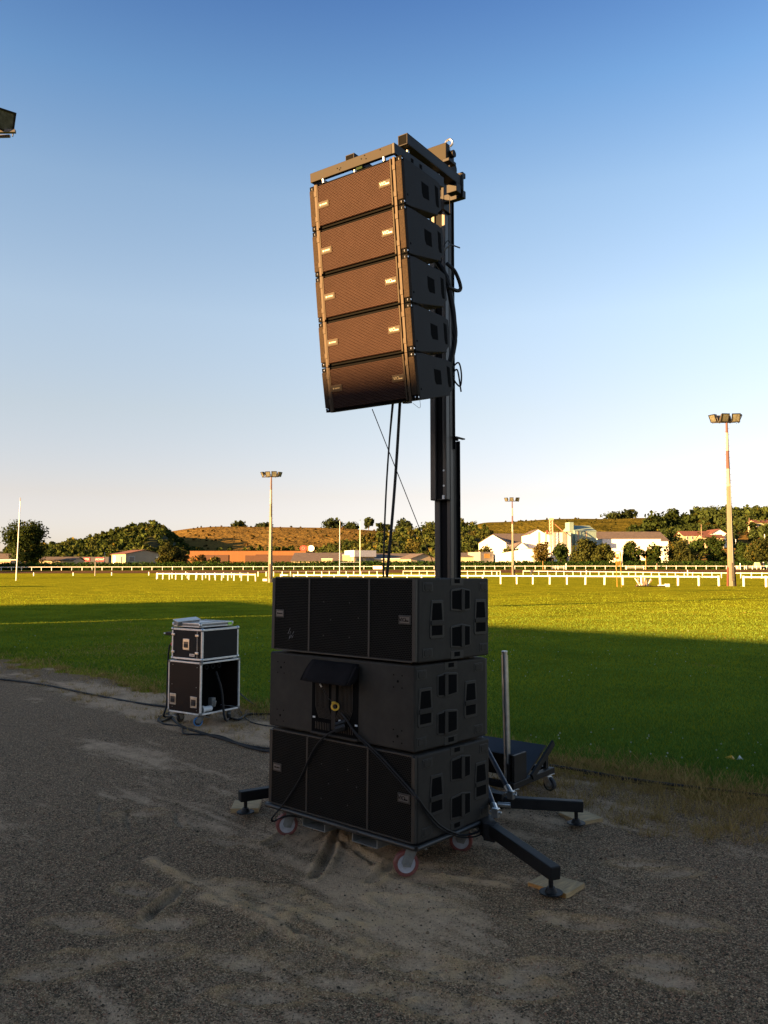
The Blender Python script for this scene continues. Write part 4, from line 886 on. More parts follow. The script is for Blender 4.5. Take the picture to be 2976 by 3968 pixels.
# ------------------------------------------------------------------ flight cases
YAWC = R(55.3); cc = Vector(AT(776, 2772, .14)); KW = .535; KD = .60; KZ = .135
hA = .575
fc = thing('flight_case', 'lower wheeled flight case, open at the side, with aluminium edges', 'flight case', (cc.x, cc.y, 0), (0, 0, YAWC))
T = .012
q = MB(); q.bx(0, T, 0, KW, KZ, KZ + hA)                                   # face toward the camera's left
q.bx(KD - T, KD, 0, KW, KZ, KZ + hA); q.bx(T + .0002, KD - T - .0002, 0.002, KW - .002, KZ, KZ + T); q.bx(T + .0002, KD - T - .0002, 0.002, KW - .002, KZ + hA - T, KZ + hA); q.build('panels', m_phen, fc)
MB().bx(T + .001, KD - T - .001, KW * .55, KW * .55 + .01, KZ + T, KZ + hA - T).build('inner_panel', m_hole, fc)  # black paint stands for the shade inside the open case
def edges(parent, x0, x1, y0, y1, z0, z1, e=.017, m=None, mid=None):
    q = MB(); o = .002
    for x in (x0, x1):
        for y in (y0, y1): q.bx(x - o if x == x0 else x - e, x + e if x == x0 else x + o, y - o if y == y0 else y - e, y + e if y == y0 else y + o, z0 + e, z1 - e)
    for z in (z0, z1):
        za, zb = (z - o, z + e - .0003) if z == z0 else (z - e + .0003, z + o)
        for x in (x0, x1): q.bx(x - o if x == x0 else x - e, x + e if x == x0 else x + o, y0 - o - .0006, y1 + o + .0006, za, zb)
        for y in (y0, y1): q.bx(x0 + e + .0003, x1 - e - .0003, y - o if y == y0 else y - e, y + e if y == y0 else y + o, za, zb)
    q.build('edge_trim', m or m_alu, parent, .003)
def corners(parent, x0, x1, y0, y1, z0, z1, r=.024, only=None):
    for x in (x0, x1):
        for y in (y0, y1):
            for z in (z0, z1):
                q = MB(); n_ = 10; vs = []; fs = []
                for i in range(n_ + 1):
                    for j in range(n_):
                        a = math.pi * i / n_; b2 = 2 * math.pi * j / n_
                        vs.append((x + r * math.sin(a) * math.cos(b2) + (.008 if x == x0 else -.008), y + r * math.sin(a) * math.sin(b2) + (.008 if y == y0 else -.008), z + r * math.cos(a) + (.008 if z == z0 else -.008)))
                for i in range(n_):
                    for j in range(n_): fs.append((i * n_ + j, i * n_ + (j + 1) % n_, (i + 1) * n_ + (j + 1) % n_, (i + 1) * n_ + j))
                q.add(vs, fs); q.build('ball_corner', m_zinc, parent, smooth=True)
edges(fc, 0, KD, 0, KW, KZ, KZ + hA)
q = MB()
for x in (0, KD):
    for y in (0, KW):
        for z in (KZ, KZ + hA): q.bx(x - .004 if x == 0 else x - .03, x + .03 if x == 0 else x + .004, y - .004 if y == 0 else y - .03, y + .03 if y == 0 else y + .004, z - .004 if z == KZ else z - .03, z + .03 if z == KZ else z + .004)
q.build('corner_bracket', m_galv, fc, .006)
def case_handle(parent, yc, zc, x=0.0):
    hd = MB().bx(x - .005, x - .001, yc - .052, yc + .052, zc - .062, zc + .062).build('recessed_handle', m_zinc, parent, .003)
    MB().bx(x - .0065, x - .0045, yc - .036, yc + .036, zc - .04, zc + .03).build('dish', mat('dish_dark', (.08, .085, .09), .3, metal=.7), hd)
    q = MB().bx(x - .013, x - .006, yc - .03, yc + .03, zc - .03, zc + .004); q.build('grip', m_rub, hd, .003)
    q = MB(); [q.cyl((x - .005, yc + dy, zc + dz), (x - .0075, yc + dy, zc + dz), .004, n=8) for dy in (-.044, -.022, 0, .022, .044) for dz in (-.054, .054)]; q.build('rivet', m_zinc, hd)
case_handle(fc, KW * .845, KZ + .145); case_handle(fc, KW * .205, KZ + .135)
q = MB(); [q.cyl((-.001, y, z), (-.003, y, z), .006, n=8) for y, z in ((.06, .52), (.46, .53), (.07, .3), (.47, .31), (.06, .05), (.46, .06))]
for i in range(len(q.v)): q.v[i] = (q.v[i][0], q.v[i][1], q.v[i][2] + KZ)
q.build('rivet', m_galv, fc)
for (x, y, sw) in ((.085, .075, R(-42)), (.09, KW - .08, R(190)), (KD - .09, .08, R(230)), (KD - .09, KW - .09, R(200))): caster(fc, x, y, KZ - .003, .052, .034, sw, m_blue if x < .3 and y < .2 else m_rub, m_rub, True, m_galv)
q = MB()
for i in range(3): q.ring((.13 + i * .095, .05, KZ + hA - .06), (0, 1, 0), .024, .006, 16, 6)
q.build('gland', m_case, fc, smooth=True)
# white adaptor box lying inside the open side
wb_ = thing('power_adaptor', 'white power adaptor plug lying in the open lower flight case', 'adaptor', fc.matrix_basis @ Vector((.16, .06, KZ + T)), (0, 0, YAWC))
q = MB().cyl((-.09, 0, .036), (.05, .0, .036), .032, n=18); q.cyl((-.09, 0, .036), (-.06, 0, .036), .042, n=18); q.build('plug', m_wplast, wb_, smooth=True)
q = MB().bx(.05, .11, -.02, .05, .06, .15); q.cyl((.08, .0, .05), (.09, -.01, .12), .03, n=14); q.build('socket', m_galv, wb_, .01)
# upper case
uz = KZ + hA + .018; hB = .345; UW, UD = .50, .56; uo = Vector((.03, .02))
uc = thing('flight_case', 'upper flight case with ball corners, stacked on the wheeled one', 'flight case', fc.matrix_basis @ Vector((uo.x, uo.y, 0)), (0, 0, YAWC))
MB().bx(.0, UD, 0.0, UW, uz, uz + hB).build('shell', m_case, uc, .002)
edges(uc, 0, UD, 0, UW, uz, uz + hB, .02); corners(uc, 0, UD, 0, UW, uz, uz + hB, .022)
q = MB(); q.bx(-.004, -.0015, .07, .085, uz + .021, uz + hB - .021); q.build('lid_seam', m_galv, uc)
for y in (.075, UW - .03):
    for z in (.08, hB - .07): MB().bx(-.016, -.002, y - .028, y + .028, uz + z - .013, uz + z + .013).build('butterfly_latch', m_zinc, uc, .005)
case_handle(uc, UW * .52, uz + .17)
q = MB().bx(-.004, -.0012, .12, .2, uz + .04, uz + .068); nb = q.build('name_badge', m_alu, uc)
q = MB(); [q.bx(-.0046, -.0038, .13 + i * .012, .137 + i * .012, uz + .047, uz + .061) for i in range(5)]; q.build('emblem', mat('badge_maroon', (.12, .03, .03), .5), nb)
q = MB(); [q.bx(x, x + .04, y, y + .04, uz - .0175, uz - .0015) for x in (.03, UD - .09) for y in (.03, UW - .09)]; q.build('foot', m_rub, uc)
# lid lying on top, shifted
lo = thing('case_lid', 'flat aluminium edged case lid lying on top of the upper flight case', 'lid', fc.matrix_basis @ Vector((.085, .115, uz + hB + .016)), (0, 0, YAWC + R(2)))
MB().bx(0, .52, 0, .44, 0, .045).build('panel', m_galv, lo, .003)
edges(lo, 0, .52, 0, .44, 0, .045, .012); corners(lo, 0, .52, 0, .44, 0.012, .04, .02)
MB().bx(.09, .3, .1, .3, .0465, .048).build('paper_sheet', m_wplast, lo)
MB().bx(.44, .50, -.0075, -.0025, .008, .036).build('sticker', m_lime, lo)
tp = thing('lid_tray', 'slim grey tray propped at the back left of the case lid', 'tray', fc.matrix_basis @ Vector((.02, .42, uz + hB + .016)), (R(8), R(-4), YAWC + R(-20)))
MB().bx(0, .28, 0, .14, .05, .062).build('tray', m_alu, tp, .003); MB().bx(.01, .27, .01, .13, .002, .05).build('support', m_galv, tp, .003)
# red plug with cable at the left
rp_ = thing('power_plug', 'red power plug on the left side of the upper flight case', 'plug', fc.matrix_basis @ Vector((.12, KW + .03, uz + .15)), (0, 0, YAWC))
MB().cyl((0, -.02, 0), (-.0, .05, -.0), .032, .028, 16).build('body', m_red, rp_, smooth=True)
bp2 = fc.matrix_basis
cable('power_cable', [bp2 @ Vector((.12, KW + .08, uz + .15)), bp2 @ Vector((.1, KW + .115, uz + .1)), bp2 @ Vector((.08, KW + .11, uz - .2)), bp2 @ Vector((.05, KW + .08, .2)), bp2 @ Vector((-.03, KW + .03, .08)), AT(668, 2775, .02), AT(630, 2795, .012), AT(612, 2790, .012), AT(625, 2775, .012), AT(655, 2762, .012)], .011, 'black power cable hanging from the red plug down the left of the flight cases', mat_=m_cable)
dk = thing('door_handle', 'flat black bracket sticking out left of the upper flight case', 'bracket', bp2 @ Vector((.03, UW + .03, uz + hB - .07)), (0, 0, YAWC))
MB().bx(0, .05, 0, .11, -.018, .018).build('bracket', m_black, dk, .004); MB().cyl((.02, .1, 0), (.02, .15, 0), .008, n=10).build('stub', m_zinc, dk)
# cables on the ground
cable('ground_cable', [AT(-60, 2625, .012), AT(150, 2650, .012), AT(350, 2690, .012), AT(520, 2722, .012), AT(640, 2738, .012), AT(690, 2742, .012)], .014, 'black cable lying along the gravel from the left to the flight cases')
cable('ground_cable', [AT(655, 2770, .012), AT(700, 2812, .012), AT(790, 2842, .012), AT(880, 2868, .012), AT(980, 2900, .012), AT(1075, 2918, .012)], .014, 'thick black cable on the gravel from flight cases to the stack')
cable('ground_cable', [AT(612, 2792, .012), AT(640, 2806, .012), AT(700, 2816, .012), AT(712, 2842, .012), AT(760, 2846, .012), AT(850, 2852, .012), AT(940, 2885, .012), AT(1075, 2905, .012)], .010, 'kinked thinner cable looping on the gravel beside the thick one')
cable('ground_cable', [bp2 @ Vector((.27, .05, KZ + .45)), bp2 @ Vector((.3, -.01, KZ + .25)), bp2 @ Vector((.3, -.05, KZ + .02)), bp2 @ Vector((.3, -.09, .05)), AT(890, 2782, .015), AT(925, 2788, .015), AT(965, 2768, .015), AT(1080, 2770, .015)], .014, 'black cable coming out of the open case and curving over the ground to the right')
cable('ground_cable', [AT(912, 2672, .12), AT(960, 2712, .06), AT(1010, 2745, .015), AT(1090, 2790, .012)], .008, 'thin cable slanting down from the case to the ground by the stack')
cable('ground_cable', [AT(912, 2710, .02), AT(925, 2745, .012), AT(960, 2790, .012), AT(1010, 2808, .012), AT(1090, 2818, .012)], .007, 'thin cable on the ground below the slanting one, next to the stack')
cable('ground_cable', [AT(2130, 2965, .03), AT(2280, 2990, .035), AT(2420, 3015, .03), AT(2600, 3040, .04), AT(2780, 3062, .03), AT(3060, 3095, .04)], .012, 'black cable lying in the dry grass along the right lawn edge')
cable('ground_cable', [AT(2260, 2995, .012), AT(2400, 3020, .015), AT(2560, 3050, .01), AT(2760, 3078, .015), AT(3060, 3110, .02)], .008, 'second thinner cable beside the one along the right lawn edge')
lt = thing('litter_wrapper', 'crumpled yellow and white wrapper lying on the lawn at right', 'litter', AT(2840, 2950, .02))
MB().add([(-.06, 0, 0), (.0, .02, .05), (.03, -.01, .01), (-.02, -.04, .04), (-.05, .04, .03)], [(0, 1, 2), (0, 2, 3), (1, 4, 0), (1, 2, 3)]).build('foil', m_yell, lt)
MB().add([(.03, 0, .01), (.07, .02, .05), (.11, 0, .0), (.06, -.04, .03)], [(0, 1, 3), (1, 2, 3)]).build('paper', m_wplast, lt)
# ------------------------------------------------------------------ foliage
m_leaf = mat('foliage', (1, 1, 1), .75, var=0, attr='Col', trans=.2, spec=.0)
m_bark = mat('bark', (.09, .07, .05), .9, var=.35, vscale=3, bump=.6, bscale=12)
def leaf_cloud(lobes, n, size, base, vary=.35, yellow=.15, seed=0):
    """lobes: (x,y,z,rx,ry,rz); leaf clump quads through each lobe, denser towards its skin."""
    r = np.random.default_rng(seed); L = np.array(lobes, float); wgt = L[:, 3] * L[:, 4] + L[:, 4] * L[:, 5] + L[:, 3] * L[:, 5]; idx = r.choice(len(L), n, p=wgt / wgt.sum())
    d = r.normal(size=(n, 3)); d /= np.linalg.norm(d, axis=1)[:, None]; rad = (r.uniform(0, 1, n) ** .33) * (1 + .12 * r.normal(size=n))
    P = L[idx, :3] + d * L[idx, 3:] * rad[:, None]
    nn = d + r.normal(size=(n, 3)) * .7; nn /= np.linalg.norm(nn, axis=1)[:, None]
    t = np.cross(nn, r.normal(size=(n, 3))); t /= np.linalg.norm(t, axis=1)[:, None]; b = np.cross(nn, t)
    s = size * np.exp(r.normal(0, .3, n))[:, None]; asp = r.uniform(.5, .9, n)[:, None]
    V = np.stack([P - t * s, P - b * s * asp + t * s * .15, P + t * s, P + b * s * asp - t * s * .1], 1).reshape(-1, 3)
    lv = r.uniform(.7, 1.3, len(L))[idx]; c = np.array(base)[None] * (lv * r.uniform(1 - vary, 1 + vary, n))[:, None]
    ye = (r.uniform(0, 1, n) < yellow)[:, None]; c = np.where(ye, c * np.array([2.0, 1.35, .8]), c)
    return V, np.repeat(c, 4, 0)
def lobes_for(wd, h, zb, n, seed, flat=1.0):
    r = np.random.default_rng(seed); out = []
    for i in range(n):
        a = r.uniform(0, 6.28); q = r.uniform(0, 1) ** .6; z = zb + (h - zb) * (.15 + .7 * r.uniform(0, 1)); sh = math.sqrt(max(.1, 1 - ((z - zb) / (h - zb) * 1.5 - .62) ** 2))
        rr = wd * r.uniform(.17, .27); out.append((math.cos(a) * q * wd * .5 * sh * .75, math.sin(a) * q * wd * .5 * sh * .75, z, rr, rr, rr * r.uniform(.7, .95) * flat))
    out.append((0, 0, zb + (h - zb) * .5, wd * .34, wd * .34, (h - zb) * .42)); return out
def tree(name, x, y, z, wd, h, label, cat, group, seed, col, n=1500, leaf=.32, zb=None, trunk=True, yellow=.06, nl=12):
    t = thing(name, label, cat, (x, y, z), (0, 0, seed * 1.3 % 6.28), group); zb = h * .12 if zb is None else zb
    V, cl = leaf_cloud(lobes_for(wd, h, zb, nl, seed), int(n * 1.6), leaf, col, yellow=yellow, seed=seed); raw_mesh('crown', V, 4, m_leaf, t, cl)
    if trunk:
        r = random.Random(seed); q = MB().tube([(0, 0, -.5), (.1, 0, h * .2), (-.05, .1, h * .45), (.1, 0, h * .75)], [wd * .035 + .05, wd * .028 + .04, wd * .018 + .03, .03], 8)
        for k in range(4):
            a = k * 1.6 + r.random(); q.tube([(0, 0, h * (.2 + .07 * k)), (math.cos(a) * wd * .16, math.sin(a) * wd * .16, h * (.42 + .06 * k)), (math.cos(a) * wd * .3, math.sin(a) * wd * .3, h * (.55 + .07 * k))], [wd * .016 + .03, wd * .011 + .02, .015], 6)
        q.build('trunk', m_bark, t, smooth=True)
    return t
def ptree(name, x0, x1, ytop, y, label, cat='tree', group='trees beyond the hedge', col=(.022, .037, .010), ybase=2185, n=1500, leaf=None, **k):
    xm = (x0 + x1) / 2; g = AD(xm, 2204, y); z = float(GZ(y, g[0])); wd = (x1 - x0) / F * y; top = AD(xm, ytop, y)[2]
    return tree(name, g[0], y, z, wd, top - z, label, cat, group, abs(hash((int(x0), int(y)))) % 9973, col, n=n, leaf=leaf or y * .00125, **k)
# ------------------------------------------------------------------ hills
m_hill = mat('dry_hill_grass', (.14, .09, .028), .95, var=.3, vscale=.045, spec=.0, bump=1, bscale=.35, col2=(.19, .125, .036), detail=10, dirt=0)
m_hill2 = mat('green_hill_grass', (.065, .062, .010), .95, var=.4, vscale=.05, spec=.0, bump=1, bscale=.3, col2=(.135, .11, .02), detail=10)
m_hillw = mat('wooded_hill_soil', (.03, .035, .01), .95, var=.4, vscale=.06, spec=.1)
HILLS = {}
def hill(key, prof, d0, dr, m, rough=.8, dback=160):
    P = np.array(prof, float); pxs = np.linspace(P[0, 0], P[-1, 0], 260); top = np.interp(pxs, P[:, 0], P[:, 1])
    k = np.ones(9) / 9; top = np.convolve(np.pad(top, 4, mode='edge'), k, 'valid')
    ridge = np.array([AD(a, b, dr)[2] for a, b in zip(pxs, top)])
    tt = np.concatenate([np.linspace(0, 1, 60), 1 + np.linspace(.05, 1, 14)])
    PX, TT = np.meshgrid(pxs, tt); D = np.where(TT <= 1, d0 + (dr - d0) * TT, dr + dback * (TT - 1))
    X = (PX - CX) / F * D / 1.0; base = GZ(D, X)
    s = np.clip(TT, 0, 1); s = s * s * (3 - 2 * s) * .75 + s * .25; back = np.where(TT > 1, 1 - .55 * (TT - 1) ** 2, 1)
    Z = base + (ridge[None, :] - base) * s * back + (fbm(X * .03, D * .03, 31) - .47) * 5 * rough * np.clip(1 - np.abs(2 * s - 1), 0, 1) + (fbm(X * .2, D * .2, 33) - .47) * .9 * rough * s * (1 - s) * 4
    o = tag(grid_mesh('hill', X, D, Z, m), kind='structure'); HILLS[key] = (pxs, d0, dr, ridge, X, D, Z, tt)
    return o
def hz(key, px, t):
    pxs, d0, dr, ridge, X, D, Z, tt = HILLS[key]; i = np.clip(np.searchsorted(pxs, px), 0, len(pxs) - 1); j = np.clip(np.searchsorted(tt, t), 0, len(tt) - 1)
    return X[j, i], D[j, i], Z[j, i]
hill('C', [(100, 2165), (180, 2112), (300, 2105), (560, 2080), (680, 2057), (740, 2048), (830, 2041), (950, 2042), (1100, 2044), (1250, 2046), (1400, 2053), (1560, 2066), (1700, 2085), (1800, 2110), (1950, 2160)], 330, 620, m_hill)
hill('D', [(1700, 2120), (1800, 2050), (1870, 2026), (2000, 2022), (2150, 2012), (2260, 2011), (2380, 2013), (2480, 2008), (2600, 2010), (2750, 2012), (2976, 2010), (3300, 2020)], 340, 640, m_hill2)
hill('E', [(2300, 2172), (2450, 2120), (2600, 2085), (2750, 2075), (2900, 2060), (3000, 2050), (3300, 2040)], 270, 440, m_hill)
hill('A', [(-500, 2150), (-100, 2135), (100, 2138), (190, 2130), (300, 2108), (440, 2075), (540, 2050), (600, 2042), (640, 2062), (680, 2100), (740, 2135), (830, 2170)], 290, 460, m_hillw)
hill('B', [(1180, 2172), (1300, 2142), (1400, 2110), (1500, 2090), (1600, 2072), (1700, 2050), (1780, 2050), (1860, 2062), (1910, 2090), (1980, 2130), (2040, 2168)], 300, 480, m_hillw)
def wood(name, key, n, xr, tr_, hgt, label, seed, cols, leaf=.6, per=120):
    r = np.random.default_rng(seed); Vs = []; Cs = []
    for i in range(n):
        px = r.uniform(*xr); t = r.uniform(*tr_); x, y, z = hz(key, px, t); h = hgt * r.uniform(.55, 1.3); wd = h * r.uniform(.75, 1.15)
        V, cl = leaf_cloud(lobes_for(wd, h, .3, 5, int(r.integers(1e6))), per, leaf * r.uniform(.8, 1.2), np.array(cols[int(r.integers(len(cols)))]) * r.uniform(.75, 1.25), yellow=.03, seed=int(r.integers(1e6)))
        Vs.append(V + np.array([x, y, z - .4])); Cs.append(cl)
    return tag(raw_mesh(name, np.concatenate(Vs), 4, m_leaf, cols=np.concatenate(Cs)), label, 'wood', kind='stuff')
GA, GB, GC_, GD_ = (.043, .060, .015), (.055, .066, .018), (.034, .049, .015), (.062, .058, .016)
wood('wooded_hillside', 'A', 620, (20, 790), (.05, 1.02), 3.9, 'wood covering the whole left hill behind the houses', 3, [GA, GB, GA, GC_, GA, GB])
wood('wooded_hillside', 'B', 360, (1240, 1990), (.05, 1.0), 5.6, 'wood on the slope behind the speaker mast', 5, [GA, GB, GB, GC_, GD_])
wood('bushes', 'C', 130, (830, 1560), (.03, .3), 4.0, 'bushes along the foot of the tan hill above the warehouses', 8, [GA, GB, GC_])
wood('bushes', 'D', 60, (1880, 2500), (.05, .38), 5.0, 'bushes on the lower slope behind the white works buildings', 9, [GA, GC_])
wood('wooded_hillside', 'D', 150, (2690, 3150), (.62, 1.0), 9.0, 'dark wood along the crest at the right edge', 21, [GC_, GC_, GA], leaf=1.0)
wood('wooded_hillside', 'E', 230, (2560, 3250), (.45, 1.02), 6.5, 'dark wood on the slope behind the red roofed houses at right', 12, [GC_, GC_, GA])
wood('bushes', 'E', 60, (2620, 3250), (.02, .35), 3.2, 'scrub along the bottom of the right hand slope', 13, [GA, GB, GD_])
wood('hill_scrub', 'C', 170, (700, 1600), (.3, .97), 1.3, 'low scrub dotted over the tan hill', 31, [(.06, .05, .016), (.05, .046, .013), (.09, .06, .02)], leaf=.5, per=36)
wood('hill_scrub', 'D', 70, (1900, 2480), (.4, .97), 1.2, 'low scrub dotted over the right hand hill', 32, [(.04, .042, .012), (.06, .055, .015)], leaf=.5, per=36)
for i, (x0, x1, yt, key, t, lab) in enumerate([(890, 965, 2029, 'C', .985, 'low dark bush clump on the tan hill crest above the left goal side'), (990, 1060, 2036, 'C', .985, 'flat bush row on the tan hill crest right of the other clump'),
        (1250, 1345, 2016, 'C', .97, 'dark broad tree clump on the tan hill crest near the goal posts'), (1320, 1400, 2030, 'C', .95, 'lower dark trees right of the broad clump on the crest'), (1405, 1445, 2006, 'C', .9, 'tall thin crowned tree rising above the crest right of the goal posts'),
        (1455, 1510, 2024, 'C', .85, 'round tree on the crest left of the hanging cables'), (1525, 1590, 2011, 'C', .8, 'pointed dark tree on the crest right of the hanging cables'),
        (2330, 2420, 1988, 'D', .985, 'low tree clump on the right crest left of the big wood'), (2395, 2480, 1981, 'D', .985, 'tree row on the right crest touching the big wood'),
        (2690, 2820, 1979, 'D', .9, 'broad round trees on the crest left of the tall floodlight mast'), (2830, 2870, 1983, 'D', .9, 'pointed conifer right of the tall floodlight mast'), (2862, 2900, 1976, 'D', .88, 'tallest pointed conifer on the right crest'), (2920, 2965, 1976, 'D', .88, 'spreading conifer at the right end of the crest')]):
    x, y, z = hz(key, (x0 + x1) / 2, t); wd = (x1 - x0) / F * y; h = AD((x0 + x1) / 2, yt, y)[2] - z + .5
    tree('hill_tree', x, y, z - .5, wd, max(h, 2.0), lab, 'tree', 'trees on the hill crests', 100 + i, (.024, .034, .012), n=520, leaf=.85, zb=.2 if h < 8 else h * .25, yellow=.05)
for (x0, x1, yt, d, lab, s) in [(2455, 2610, 1986, 420, 'big dark green tree at the left end of the large wood', 1), (2535, 2705, 1960, 430, 'tallest domed tree in the middle of the large wood', 2), (2625, 2725, 1980, 425, 'dark tree closing the right end of the large wood', 3), (2410, 2530, 2028, 400, 'lower dark tree at the foot of the large wood on the left', 4), (2590, 2715, 2030, 405, 'lower dark tree at the foot of the large wood on the right', 5)]:
    ptree('broadleaf_tree', x0, x1, yt, d, lab, group='trees of the large wood', col=(.024, .036, .010), n=3600, yellow=.05, nl=24, leaf=.8, trunk=True)
# ------------------------------------------------------------------ trees behind the hedge
TR = [(5, 190, 2029, 236, 'large dark round tree at the far left behind the goal post', dict(n=6500, nl=26, col=(.022, .034, .010), yellow=.10)),
      (605, 690, 2105, 242, 'dark bushy tree right of the pale gabled house', dict(n=1700, col=(.04, .046, .014))),
      (670, 735, 2118, 244, 'smaller brownish tree at the left end of the orange warehouse', dict(n=1100, col=(.06, .055, .018))),
      (2140, 2212, 2094, 240, 'bushy tree in front of the grey panelled silo', dict(n=1700)),
      (2060, 2145, 2096, 246, 'low loose shrub tree behind the white shed', dict(n=1100, col=(.07, .06, .018))),
      (2214, 2330, 2086, 238, 'wide dark tree in front of the pale green hopper', dict(n=3000, nl=18, col=(.04, .048, .014))),
      (2290, 2392, 2108, 236, 'dark tree sloping down right of the wide one', dict(n=2300, nl=14, col=(.038, .046, .013))),
      (2410, 2498, 2098, 238, 'tree just right of the yellow post frame', dict(n=1500, yellow=.2)),
      (2494, 2568, 2099, 238, 'twin tree left of the pink box lorry', dict(n=1500, yellow=.2)),
      (2580, 2705, 2095, 240, 'broad dark tree below the red roofed houses', dict(n=2700, nl=16, col=(.038, .045, .014))),
      (2668, 2735, 2088, 250, 'tree with a bare trunk right of the broad dark one', dict(n=1300, zb=5.0)),
      (2730, 2822, 2068, 244, 'tall tree just left of the big floodlight mast', dict(n=2200, nl=14)),
      (2836, 2912, 2098, 244, 'tree right of the big floodlight mast', dict(n=1700)),
      (2895, 3010, 2082, 240, 'dark dense tree at the right edge of the photo', dict(n=2500, nl=16, col=(.036, .044, .013))),
      (1848, 1925, 2104, 284, 'dark shrub tree in front of the cream gabled shed', dict(n=1300, col=(.045, .05, .015))),
      (1932, 2010, 2118, 278, 'dark shrub tree left of the red and white mast', dict(n=1100, col=(.045, .05, .015))),
      (735, 800, 2155, 240, 'low reddish shrub before the orange warehouse', dict(n=700, col=(.08, .055, .02), trunk=False)),
      (800, 860, 2158, 240, 'low green shrub before the orange warehouse', dict(n=700, col=(.06, .06, .02), trunk=False)),
      (2395, 2450, 2145, 300, 'little tree by the low white shed behind the yellow frame', dict(n=500))]
for a in TR: ptree('broadleaf_tree', a[0], a[1], a[2], a[3], a[4], **a[5])
# trees off to the left, outside the frame, whose long shadows cross the far field
for i, (x, y, h, wd) in enumerate([(-150, 196, 15, 14), (-140, 184, 14, 12), (-166, 210, 15, 15), (-185, 222, 15, 14), (-105, 126, 16, 8), (-70.6, 58, 8.6, 4.5)]):
    tree('field_tree', x, y, 0, wd, h, 'tree number %s of the row west of the field' % ['one', 'two', 'three', 'four', 'five', 'six'][i], 'tree', 'trees west of the field', 300 + i, (.05, .06, .016), n=2200, leaf=.5, zb=.6)
# ------------------------------------------------------------------ hedge
hr = np.random.default_rng(5); n = 26000; X = hr.uniform(-150, 150, n); dz = hr.uniform(0, 1, n); top = 2.15 + .3 * fbm(X * .3, X * 0, 44) + .35 * (fbm(X * 1.2, X * 0, 45) - .5)
Yh = 226 + hr.uniform(-.8, .6, n); zb = GZ(226, X); P = np.stack([X, np.where(dz > .9, Yh, 225.2 + hr.normal(0, .15, n)), zb + dz * top], 1)
nn = np.stack([hr.normal(0, .6, n), -1 + hr.normal(0, .5, n), .25 + hr.normal(0, .6, n)], 1); nn /= np.linalg.norm(nn, axis=1)[:, None]; t = np.cross(nn, hr.normal(size=(n, 3))); t /= np.linalg.norm(t, axis=1)[:, None]; b = np.cross(nn, t); s = (.2 * np.exp(hr.normal(0, .3, n)))[:, None]
V = np.stack([P - t * s, P - b * s * .7, P + t * s, P + b * s * .7], 1).reshape(-1, 3); cl = np.array([.019, .040, .008]) * hr.uniform(.55, 1.5, (n, 1)) * (.7 + .6 * fbm(X * .6, dz * 3, 47))[:, None]
hd = thing('hedge', 'long clipped green hedge running behind the far white rail', 'hedge', (0, 0, 0))
raw_mesh('foliage', V, 4, m_leaf, hd, np.repeat(cl, 4, 0))
q = MB(); xs = np.linspace(-150, 150, 80); 
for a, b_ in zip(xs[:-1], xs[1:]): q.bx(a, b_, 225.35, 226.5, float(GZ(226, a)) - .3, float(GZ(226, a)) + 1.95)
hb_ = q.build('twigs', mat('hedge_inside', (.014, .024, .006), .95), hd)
# ------------------------------------------------------------------ white rails
def fence(name, label, pts, H, spacing, rail_w, post_w, group='white racecourse rails', rail=True, mid=False, m=None, overshoot=.06):
    m = m or m_white; P = [np.array(p, float) for p in pts]; t = thing(name, label, 'rail fence', P[0], (0, 0, 0), group); o = P[0]
    if rail:
        q = MB()
        for a, b in zip(P[:-1], P[1:]):
            a3 = Vector((a[0], a[1], GZ(a[1], a[0]) + H - rail_w / 2)) - Vector(o); b3 = Vector((b[0], b[1], GZ(b[1], b[0]) + H - rail_w / 2)) - Vector(o); q.bar(a3, b3, rail_w * .7, rail_w)
            if mid: q2 = Vector((0, 0, -.42)); q.bar(a3 + q2, b3 + q2, rail_w * .7, rail_w * .8)
        q.build('rail', m, t)
    me = None; seg = [np.hypot(*(b[:2] - a[:2])) for a, b in zip(P[:-1], P[1:])]; L = sum(seg); n = max(1, int(round(L / spacing)))
    for k in range(n + 1):
        s = min(L, max(0, L * k / n + (random.gauss(0, .07) if 0 < k < n else 0))); i = 0
        while i < len(seg) - 1 and s > seg[i]: s -= seg[i]; i += 1
        p = P[i] + (P[i + 1] - P[i]) * min(1, s / seg[i]); z = float(GZ(p[1], p[0])); lc = Vector((p[0] - o[0], p[1] - o[1], z - o[2] if len(o) > 2 else z))
        if me is None:
            q = MB().bx(-post_w / 2, post_w / 2, -post_w / 2, post_w / 2, -.15, H + overshoot); ob = q.build('post', m, t, loc=lc); me = ob.data
        else:
            ob = bpy.data.objects.new('post', me); C.objects.link(ob); ob.parent = t; ob.location = lc; ob.rotation_euler = (random.gauss(0, .012), random.gauss(0, .02), random.gauss(0, .1))
    return t
def g3(px, py, z=0.0): p = AT(px, py, z); return (p[0], p[1], 0.0)
def gd(px, y): p = AD(px, 2204, y); return (p[0], y, 0.0)
fence('rail_fence', 'nearest white rail, long stretch from behind the stack to the tall mast', [g3(1087, 2257), g3(1560, 2260.5), g3(1951, 2264), g3(2389, 2267.5), g3(2786, 2272)], 1.0, 1.95, .115, .135)
fence('rail_fence', 'short white rail at the right edge beyond the tall mast', [g3(2882, 2274), g3(3060, 2277)], 1.0, 2.0, .115, .135)
fence('rail_fence', 'white rail at left, front row with end posts and close spacing', [g3(607, 2245), g3(800, 2248.5), g3(990, 2253)], 1.0, 1.9, .115, .135)
fence('rail_fence', 'white rail at left, rear row seen through the front one', [g3(610, 2242.5), g3(720, 2242), g3(960, 2238)], .97, 2.6, .10, .14)
